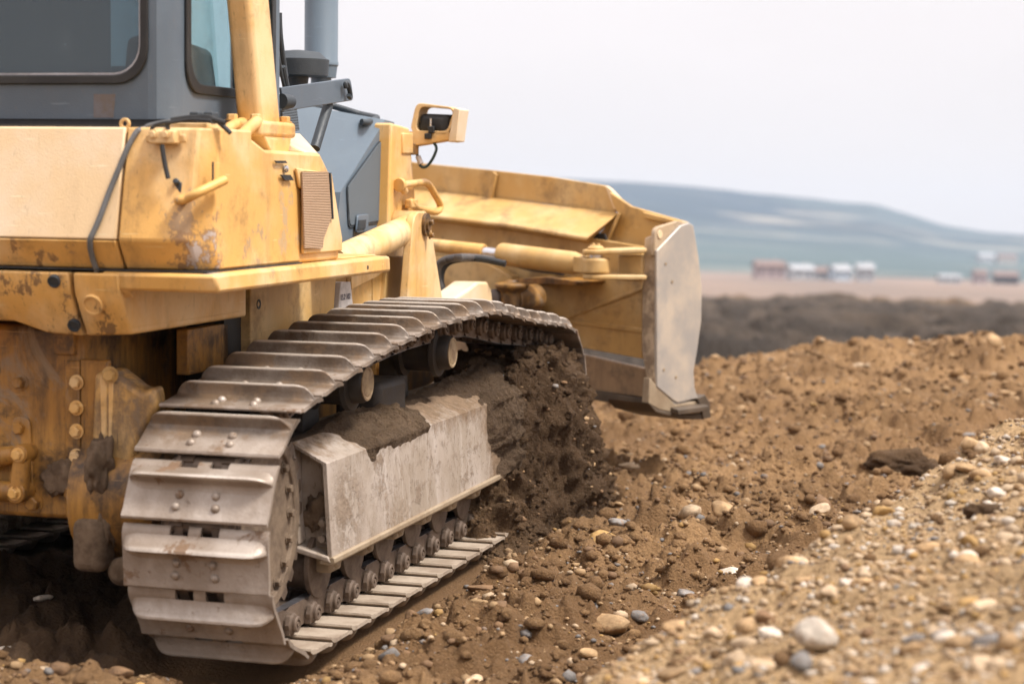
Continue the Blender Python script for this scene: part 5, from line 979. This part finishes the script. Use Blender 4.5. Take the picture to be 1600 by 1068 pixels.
# even overcast cloud layer, a little brighter overhead and towards the veiled sun
tc_ = t.nodes.new('ShaderNodeTexCoord'); nz = t.nodes.new('ShaderNodeTexNoise'); nz.inputs['Scale'].default_value = 1.6; nz.inputs['Detail'].default_value = 5; mp = t.nodes.new('ShaderNodeMapping'); mp.inputs['Scale'].default_value = (1, 1, 3.5); t.links.new(tc_.outputs['Generated'], mp.inputs[0]); t.links.new(mp.outputs[0], nz.inputs['Vector'])
vm = t.nodes.new('ShaderNodeVectorMath'); vm.operation = 'DOT_PRODUCT'; e_, a_ = math.radians(SUN_EL), math.radians(SUN_AZ)
SUN_D = V((math.sin(a_) * math.cos(e_), math.cos(a_) * math.cos(e_), math.sin(e_))); vm.inputs[1].default_value = SUN_D; t.links.new(tc_.outputs['Generated'], vm.inputs[0])
sz = t.nodes.new('ShaderNodeSeparateXYZ'); t.links.new(tc_.outputs['Generated'], sz.inputs[0])
mz = t.nodes.new('ShaderNodeMapRange'); mz.inputs[1].default_value = 0; mz.inputs[2].default_value = 1; mz.inputs[3].default_value = SKY_A; mz.inputs[4].default_value = SKY_A * (1 + SKY_K); t.links.new(sz.outputs[2], mz.inputs[0])
ml = t.nodes.new('ShaderNodeMapRange'); ml.interpolation_type = 'SMOOTHSTEP'; ml.inputs[1].default_value = .2; ml.inputs[2].default_value = 1.; ml.inputs[3].default_value = 1; ml.inputs[4].default_value = 1.35; t.links.new(vm.outputs['Value'], ml.inputs[0])
mr = t.nodes.new('ShaderNodeMath'); mr.operation = 'MULTIPLY'; t.links.new(mz.outputs[0], mr.inputs[0]); t.links.new(ml.outputs[0], mr.inputs[1])
nm = t.nodes.new('ShaderNodeMapRange'); nm.inputs[1].default_value = .3; nm.inputs[2].default_value = .7; nm.inputs[3].default_value = .95; nm.inputs[4].default_value = 1.05; t.links.new(nz.outputs[0], nm.inputs[0])
mm = t.nodes.new('ShaderNodeMath'); mm.operation = 'MULTIPLY'; t.links.new(mr.outputs[0], mm.inputs[0]); t.links.new(nm.outputs[0], mm.inputs[1])
vs_ = t.nodes.new('ShaderNodeVectorMath'); vs_.operation = 'SCALE'; vs_.inputs[0].default_value = SKY_C; t.links.new(mm.outputs[0], vs_.inputs['Scale']); t.links.new(vs_.outputs[0], hs.inputs[7]); t.links.new(hs.outputs[2], bg.inputs[0]); bg.inputs[1].default_value = .10
sl = bpy.data.lights.new('sun', 'SUN'); sl.energy = SUN_E; sl.angle = math.radians(SUN_ANG); sl.color = (1, .95, .88); so = bpy.data.objects.new('sun', sl); COL.objects.link(so); so.rotation_euler = (-SUN_D).to_track_quat('-Z', 'Y').to_euler(); so.location = (0, -5, 30)
cd = bpy.data.cameras.new('camera'); cam = bpy.data.objects.new('camera', cd); COL.objects.link(cam); cam.matrix_world = Matrix.Translation((0, 0, CAM_H)) @ Matrix(CAM_R).to_4x4()
cd.sensor_width = 36; cd.lens = FOC; cd.clip_start = .05; cd.clip_end = 20000; cd.dof.use_dof = True; cd.dof.focus_distance = 8.2; cd.dof.aperture_fstop = 1.9; cd.dof.aperture_blades = 9
SC.camera = cam; SC.render.engine = 'CYCLES'
vt = SC.view_settings; vt.view_transform = 'Standard'; vt.look = 'None'; vt.gamma = 1; vt.exposure = EXPO; vt.use_curve_mapping = False
SC.cycles.max_bounces = 8; SC.cycles.diffuse_bounces = 2; SC.cycles.glossy_bounces = 3; SC.cycles.transparent_max_bounces = 12; SC.cycles.volume_bounces = 1; SC.cycles.use_denoising = True; SC.cycles.caustics_reflective = False; SC.cycles.caustics_refractive = False
